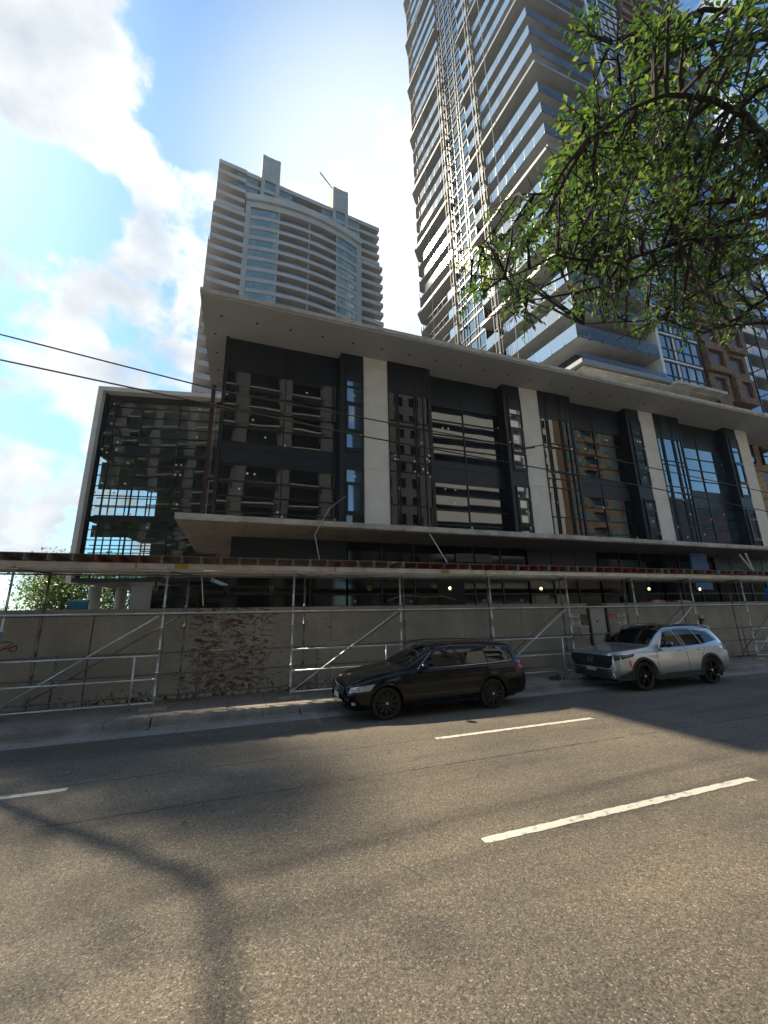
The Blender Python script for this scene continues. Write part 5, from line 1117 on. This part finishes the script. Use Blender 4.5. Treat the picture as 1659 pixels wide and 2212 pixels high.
a, c = D_(0, 777, 9.4), D_(1659, 1105, 9.4); a0 = a+(a-D_(400, 862, 9.4))*.8; c0 = c+(c-D_(1150, 1010, 9.4))*.8
cable('overhead_cable', [a0, a, D_(400, 862, 9.4), D_(760, 938, 9.4), D_(1130, 1005, 9.4), D_(1400, 1052, 9.4), c, c0], .018, 'lower black cable crossing the whole podium front')
cable('overhead_cable', [D_(480, 885, 9.5), D_(620, 905, 9.5), D_(760, 938, 9.42)], .008, 'thin second strand lashed under the lower cable over the first glass bay')
m_ = MB(); p = D_(1125, 966, 9.0); m_.tube([p+Vector((-.35, 0, .12)), p, p+Vector((.12, 0, -.02)), p+Vector((.5, 0, .05))], [.02, .03, .03, .02], 6); m_.tube([p+Vector((.05, 0, -.03)), p+Vector((-.12, 0, -.12))], .012, 5)
single(m_, 'cable_splice', M['cable'], 'black splice where the upper cable is joined, in front of the second pale column', 'cable joint', tuple(p))
m_ = MB(); p = D_(1115, 1005, 9.35); m_.tube([p+Vector((-.2, 0, -.02)), p+Vector((0, 0, -.03)), p+Vector((.25, 0, -.02)), p+Vector((.3, 0, -.10)), p+Vector((.27, 0, -.22)), p+Vector((.33, 0, -.33))], .012, 6); m_.lathe([(0, .04), (.035, .02), (.035, -.03), (0, -.05)], p+Vector((.33, 0, -.37)), n=8); m_.tube([p+Vector((-.2, 0, .05)), p+Vector((-.05, 0, -.08))], .01, 5)
single(m_, 'cable_loop', M['cable'], 'loose black cable end dangling from the lower cable', 'cable', tuple(p))
cable('rope', [D_(746, 1072, 15.2), D_(712, 1098, 15.0), D_(680, 1155, 14.6), D_(690, 1208, 13.5)], .010, 'white rope hanging from the first narrow window down to the deck', mat='rope', cat='rope')
m_ = MB(); p, q = D_(928, 1153, 14.7), D_(966, 1215, 12.6); m_.tube([p, q], .018, 8); single(m_, 'leaning_pole', M['rope'], 'white pole leaning from the deck up to the canopy slab', 'pole', tuple(q))
cable('loose_cable', [D_(1497, 1182, 14.6), D_(1560, 1215, 14.0), D_(1600, 1228, 13.4), D_(1640, 1236, 13.0)], .016, 'black cable draped from the canopy slab at the right end')
cable('loose_cable', [D_(838, 1298, 12.3), D_(868, 1286, 12.2), D_(910, 1289, 12.2), D_(960, 1288, 12.2), D_(985, 1296, 12.3)], .018, 'grey cable lying along the wall top between two scaffold posts', mat='galv_dull')
cable('loose_cable', [D_(432, 1215, 12.9), D_(437, 1260, 12.9), D_(439, 1308, 12.6)], .01, 'thin pale wire hanging behind the deck at the left', mat='rope')
for (x1, y1, x2, y2, lab) in ((1597, 1198, 1625, 1232, 'left'), (1610, 1195, 1628, 1234, 'right')):
    m_ = MB(); m_.bar(D_(x1, y1, 12.6), D_(x2, y2, 12.2), .07, .05); single(m_, 'timber_post', M['lumber'], lab+' one of two crossed pale timbers standing on the deck at its right end', 'timber', tuple(D_(x2, y2, 12.2)), 'crossed timbers on the deck')
m_ = MB(); m_.box(24.6, 26.0, 16.2, 16.3, 3.2, 5.3); single(m_, 'blue_sheet', M['blue_panel'], 'blue sheet standing under the canopy at the far right', 'sheet', (25.3, 16.2, 3.2))
m_ = MB(); m_.tube([(25.5, 13.3, .15), (25.55, 13.3, 3.1)], .2, 14); single(m_, 'blue_barrel_tube', M['blue_panel'], 'upright blue tube behind the wall under the deck at the far right', 'tube', (25.5, 13.3, .15), smooth=True)
# street lamp off to the left: its pole and arm throw the long shadow on the road
SLm = thing('street_lamp', 'grey street lamp with a short arm at the left kerb', 'street lamp', (-6.2, 10.62, .15))
m_ = MB(); m_.tube([(-6.2, 10.62, .15), (-6.2, 10.62, 5), (-6.2, 10.62, 9.0)], [.10, .09, .08], 12); m_.build('pole', M['galv_dull'], SLm, True)
m_ = MB(); m_.tube([(-6.2, 10.62, 8.8), (-6.2, 10.4, 9.2), (-6.22, 9.7, 9.35), (-6.25, 8.1, 9.4)], .07, 8); m_.build('arm', M['galv_dull'], SLm, True)
m_ = MB(); m_.box(-6.42, -6.08, 7.3, 8.15, 9.32, 9.48); m_.build('lamp_head', M['galv_dull'], SLm)

# ------------------------------------------------------------------ trees
def add_leaf(mb, p, d, size, rnd_):
    """a folded pointed leaf: two halves hinged on the midrib, tip curling down"""
    d = d.normalized(); sdv = d.cross(Vector((rnd_.uniform(-.6, .6), rnd_.uniform(-.6, .6), 1))).normalized(); nrm = sdv.cross(d)
    w_ = size*rnd_.uniform(.17, .25); f = nrm*w_*rnd_.uniform(.1, .5)
    mid = p+d*size*.45; tip = p+d*size-nrm*size*rnd_.uniform(0, .25)
    mb.add([p, mid+sdv*w_+f, tip, mid, mid-sdv*w_+f], [(0, 3, 2, 1), (0, 4, 2, 3)])
def branch_path(p, q, rnd_, n=6, wob=.12, droop=.0):
    p, q = Vector(p), Vector(q); L_ = (q-p).length; pts = []; o_ = Vector((0, 0, 0))
    for i in range(n+1):
        t = i/n; o_ += Vector((rnd_.uniform(-1, 1), rnd_.uniform(-1, 1), rnd_.uniform(-1, 1)))*wob*L_/n*.7; e = math.sin(math.pi*t)
        pts.append(p.lerp(q, t)+o_*e+Vector((0, 0, droop*L_*e)))
    return pts
tr_ = random.Random(5)
BT = thing('street_tree', 'leafy street tree whose branches reach in from the right in front of the tower', 'tree', (10.5, 1.6, .15))
trunk = MB(); trunk.tube([(10.5, 1.6, .15), (10.45, 1.7, 1.5), (10.3, 1.9, 3.0), (10.2, 2.3, 4.2)], [.24, .19, .17, .15], 12); trunk.build('trunk', M['bark'], BT, True)
base = Vector((10.2, 2.3, 4.1))
limbs_px = [  # limbs as they are seen: sight line and distance in front of the lens
    [((1760, 520), 5.6), ((1659, 462), 5.3), ((1560, 484), 5.2), ((1431, 536), 5.0), ((1340, 570), 4.9), ((1203, 551), 4.7), ((1090, 600), 4.6)],
    [((1760, 480), 6.2), ((1659, 430), 6.0), ((1500, 440), 5.8), ((1400, 480), 5.6), ((1290, 560), 5.5), ((1150, 632), 5.3), ((1045, 690), 5.2)],
    [((1740, 360), 5.2), ((1659, 305), 4.9), ((1610, 250), 4.7), ((1540, 215), 4.6), ((1440, 205), 4.4), ((1350, 240), 4.3), ((1270, 300), 4.2)],
    [((1760, 400), 6.8), ((1659, 345), 6.6), ((1560, 316), 6.4), ((1460, 318), 6.2), ((1350, 350), 6.0), ((1250, 410), 5.8), ((1120, 420), 5.7), ((1020, 560), 5.6)],
    [((1740, 90), 5.8), ((1659, 80), 5.6), ((1560, 85), 5.5), ((1450, 115), 5.3), ((1340, 190), 5.2), ((1260, 280), 5.1)],
    [((1740, 640), 6.4), ((1659, 560), 6.2), ((1560, 600), 6.0), ((1480, 650), 5.9), ((1400, 700), 5.8), ((1330, 735), 5.7)],
    [((1740, 760), 6.9), ((1659, 640), 6.7), ((1590, 690), 6.6), ((1520, 720), 6.5), ((1440, 690), 6.4), ((1260, 700), 6.2)],
    [((1740, 20), 6.8), ((1640, 30), 6.6), ((1520, 20), 6.4), ((1420, 60), 6.2), ((1320, 90), 6.1)],
    [((1780, 900), 4.6), ((1659, 505), 5.8), ((1500, 520), 5.6), ((1380, 600), 5.5), ((1200, 640), 5.3), ((1080, 660), 5.2)]]
def sight(px, d): return Vector((0, 0, CH))+look(*px)*d
nodes = []
for L_ in limbs_px:
    pts = [sight(p, d*1.15) for p, d in L_]; pts = [base.lerp(pts[0], .0), base.lerp(pts[0], .5)+Vector((0, 0, .15))]+pts
    fine = []
    for a, b2 in zip(pts, pts[1:]): fine += branch_path(a, b2, tr_, 4, .10)[:-1]
    fine.append(pts[-1]); n = len(fine); rad = [.042*(1-i/n)**1.1+.006 for i in range(n)]
    m_ = MB(); m_.tube(fine, rad, 7); m_.build('limb', M['bark'], BT, True); nodes += fine[8:]
zones = [(1250, 1659, 0, 130, 34), (1300, 1700, 130, 420, 100), (1220, 1420, 240, 430, 38), (1130, 1659, 400, 560, 88), (1040, 1400, 470, 620, 56), (1010, 1120, 500, 640, 13), (1400, 1700, 540, 720, 60), (1100, 1500, 600, 700, 26), (1010, 1060, 590, 670, 7), (1330, 1400, 680, 740, 5), (1160, 1240, 395, 480, 9)]
tw = MB(); lv = [MB() for _ in range(6)]; nl = 0
for (xa, xb, ya, yb, cnt) in zones:
    for _ in range(int(cnt*.78)):
        for tries in range(8):
            px = (tr_.uniform(xa, xb), tr_.uniform(ya, yb)); d = tr_.uniform(4.9, 8.3); q = sight(px, d)
            nd = min(nodes, key=lambda n_: (n_-q).length_squared+(.0 if n_.x > q.x-.2 else 1.5)); L_ = (nd-q).length
            if L_ < 2.0: break
        if L_ > 2.6: continue
        pts = branch_path(nd, q, tr_, 7, .16, .05); tw.tube(pts, [.017*(1-i/8)+.0045 for i in range(8)], 5)
        bare = tr_.random() < (.30 if px[1] > 560 else .06)
        for i in range(2, 8):
            for s_ in range(tr_.choice((0, 1, 1, 2))):
                p = pts[i]; d2 = ((pts[i]-pts[i-1]).normalized()*.7+Vector((tr_.uniform(-1, 1), tr_.uniform(-1, 1), tr_.uniform(-.8, .6)))).normalized(); l2 = tr_.uniform(.10, .34)
                e = p+d2*l2; tw.tube([p, p.lerp(e, .5)+Vector((0, 0, .02)), e], [.006, .005, .0035], 4, cap=False)
                if bare and tr_.random() < .7: continue
                k = tr_.choice((5, 5, 7)) if i > 3 else 3; mb = lv[tr_.randrange(6)]
                for j in range(k):
                    t = .25+.75*j/(k-1); bp = p.lerp(e, min(t, 1)); side = (d2.cross(Vector((0, 0, 1))) if d2.z < .95 else Vector((1, 0, 0))).normalized()*(1 if j % 2 else -1)
                    dl = (side*.9+d2*.7+Vector((tr_.uniform(-.25, .25), tr_.uniform(-.25, .25), tr_.uniform(-.55, .15)))) if j < k-1 else d2+Vector((0, 0, -.2)); add_leaf(mb, bp, dl, tr_.uniform(.05, .105), tr_); nl += 1
tw.build('twigs', M['bark'], BT)
for mb in lv: mb.build('foliage', M['leaf'], BT)
print('leaves', nl)
def far_tree(x, y, h, cr, lab, seed, dens=1.0, gap=0, kind='broadleaf_tree', leaf='leaf_far', ls=.26):
    r_ = random.Random(seed); o = thing(kind, lab, 'tree', (x, y, -.03), 'trees beyond the construction wall' if kind == 'broadleaf_tree' else None); m_ = MB()
    m_.tube([(x, y, 0), (x+r_.uniform(-.2, .2), y, h*.3), (x+r_.uniform(-.3, .3), y, h*.6), (x, y, h*.92)], [.16*h/8, .12*h/8, .08*h/8, .02], 8); f = MB()
    for i in range(int(46*dens)):
        t = r_.uniform(.18, 1)**.9; a = r_.uniform(0, 2*math.pi); rr_ = cr*(math.sin(math.pi*min(1, t*.93))**.6)*r_.uniform(.45, 1.08); s0 = Vector((x, y, h*t*.72)); e = Vector((x+rr_*math.cos(a), y+rr_*math.sin(a), h*t+r_.uniform(-.3, .3)))
        pts = branch_path(s0, e, r_, 4, .15); m_.tube(pts, [.035*h/8, .028*h/8, .02*h/8, .012, .006], 4, cap=False)
        for c in range(r_.choice((3, 4, 5))):
            cp = pts[r_.choice((2, 3, 4, 4))]+Vector((r_.gauss(0, .4), r_.gauss(0, .4), r_.gauss(0, .3)))*cr/3; cs = r_.uniform(.3, .65)*cr/3
            for _ in range(int(26*dens)):
                q = cp+Vector((r_.gauss(0, cs), r_.gauss(0, cs), r_.gauss(0, cs*.7))); add_leaf(f, q, Vector((r_.uniform(-1, 1), r_.uniform(-1, 1), r_.uniform(-.8, .3))), ls*r_.uniform(.6, 1.3), r_)
    m_.build('trunk', M['bark'], o); f.build('crown', M[leaf], o)
for i, (x, y, h, cr, lab) in enumerate(((-12.5, 37, 6.4, 3.2, 'leftmost bushy tree beyond the wall, cut by the photo edge'), (-9.2, 40, 6.9, 3.0, 'bushy green tree beyond the wall, left of the blue box'), (-14.5, 44, 7.6, 3.4, 'taller tree behind the leftmost bushy tree beyond the wall'), (-6.6, 43, 7.0, 2.6, 'tree right behind the round columns of the glazed wing'),
                                        (-3.4, 36, 5.6, 2.0, 'thin dark tree seen through the gap under the glazed wing, right of the blue box'), (-1.2, 41, 5.6, 2.2, 'tree beside the thin dark one under the glazed wing'))): far_tree(x, y, h, cr, lab, 40+i, dens=1.3, ls=.3)
far_tree(-20.5, 27.5, 31, 3.4, 'tall street tree standing off to the left, beyond the picture edge', 77, dens=1.1, kind='tall_tree', ls=.42)  # this and the next three: added out of view to throw shade on the road
far_tree(-22.6, 29.5, 33, 2.6, 'slender tall tree behind the tall street tree at the left', 79, dens=.9, kind='tall_tree', ls=.42)
far_tree(-25.0, 33.5, 38, 2.4, 'very tall slim tree, the furthest of the tall trees at the left', 80, dens=.9, kind='tall_tree', ls=.42)
far_tree(-21.6, 29.2, 34, 2.6, 'slim tall tree between the tall street tree and the furthest slim one', 81, dens=.9, kind='tall_tree', ls=.42)
far_tree(-12.9, 13.9, 16, 4.3, 'rounded tree just behind the construction wall, beyond the left picture edge', 78, dens=.62, kind='tall_tree', ls=.42)  # added out of view for leaf shadow on the left of the road
# weeds on the kerb
wr = random.Random(9); m_ = MB()
for i in range(90):
    p = Vector((9.2+wr.gauss(0, .16), 10.62+wr.gauss(0, .08), .15)); d = Vector((wr.uniform(-1, 1), wr.uniform(-1, 1), wr.uniform(.5, 1.6))); add_leaf(m_, p, d, wr.uniform(.06, .2), wr)
single(m_, 'weed', M['leaf'], 'small green weed growing at the kerb between the two cars', 'weed', (9.2, 10.62, .15))

# ------------------------------------------------------------------ summer haze
m_ = MB(); m_.box(-244, 244, -144, 244, -1.2, 131)
hz = m_.build('haze', new_mat('haze_air')[0]); tag(hz, kind='stuff')
hm = hz.data.materials[0]; nt = hm.node_tree; nt.nodes.clear(); o_ = nt.nodes.new('ShaderNodeOutputMaterial'); v_ = nt.nodes.new('ShaderNodeVolumePrincipled')
v_.inputs['Density'].default_value = .00018; v_.inputs['Color'].default_value = (.93, .96, 1, 1); v_.inputs['Anisotropy'].default_value = .35; nt.links.new(v_.outputs[0], o_.inputs['Volume'])
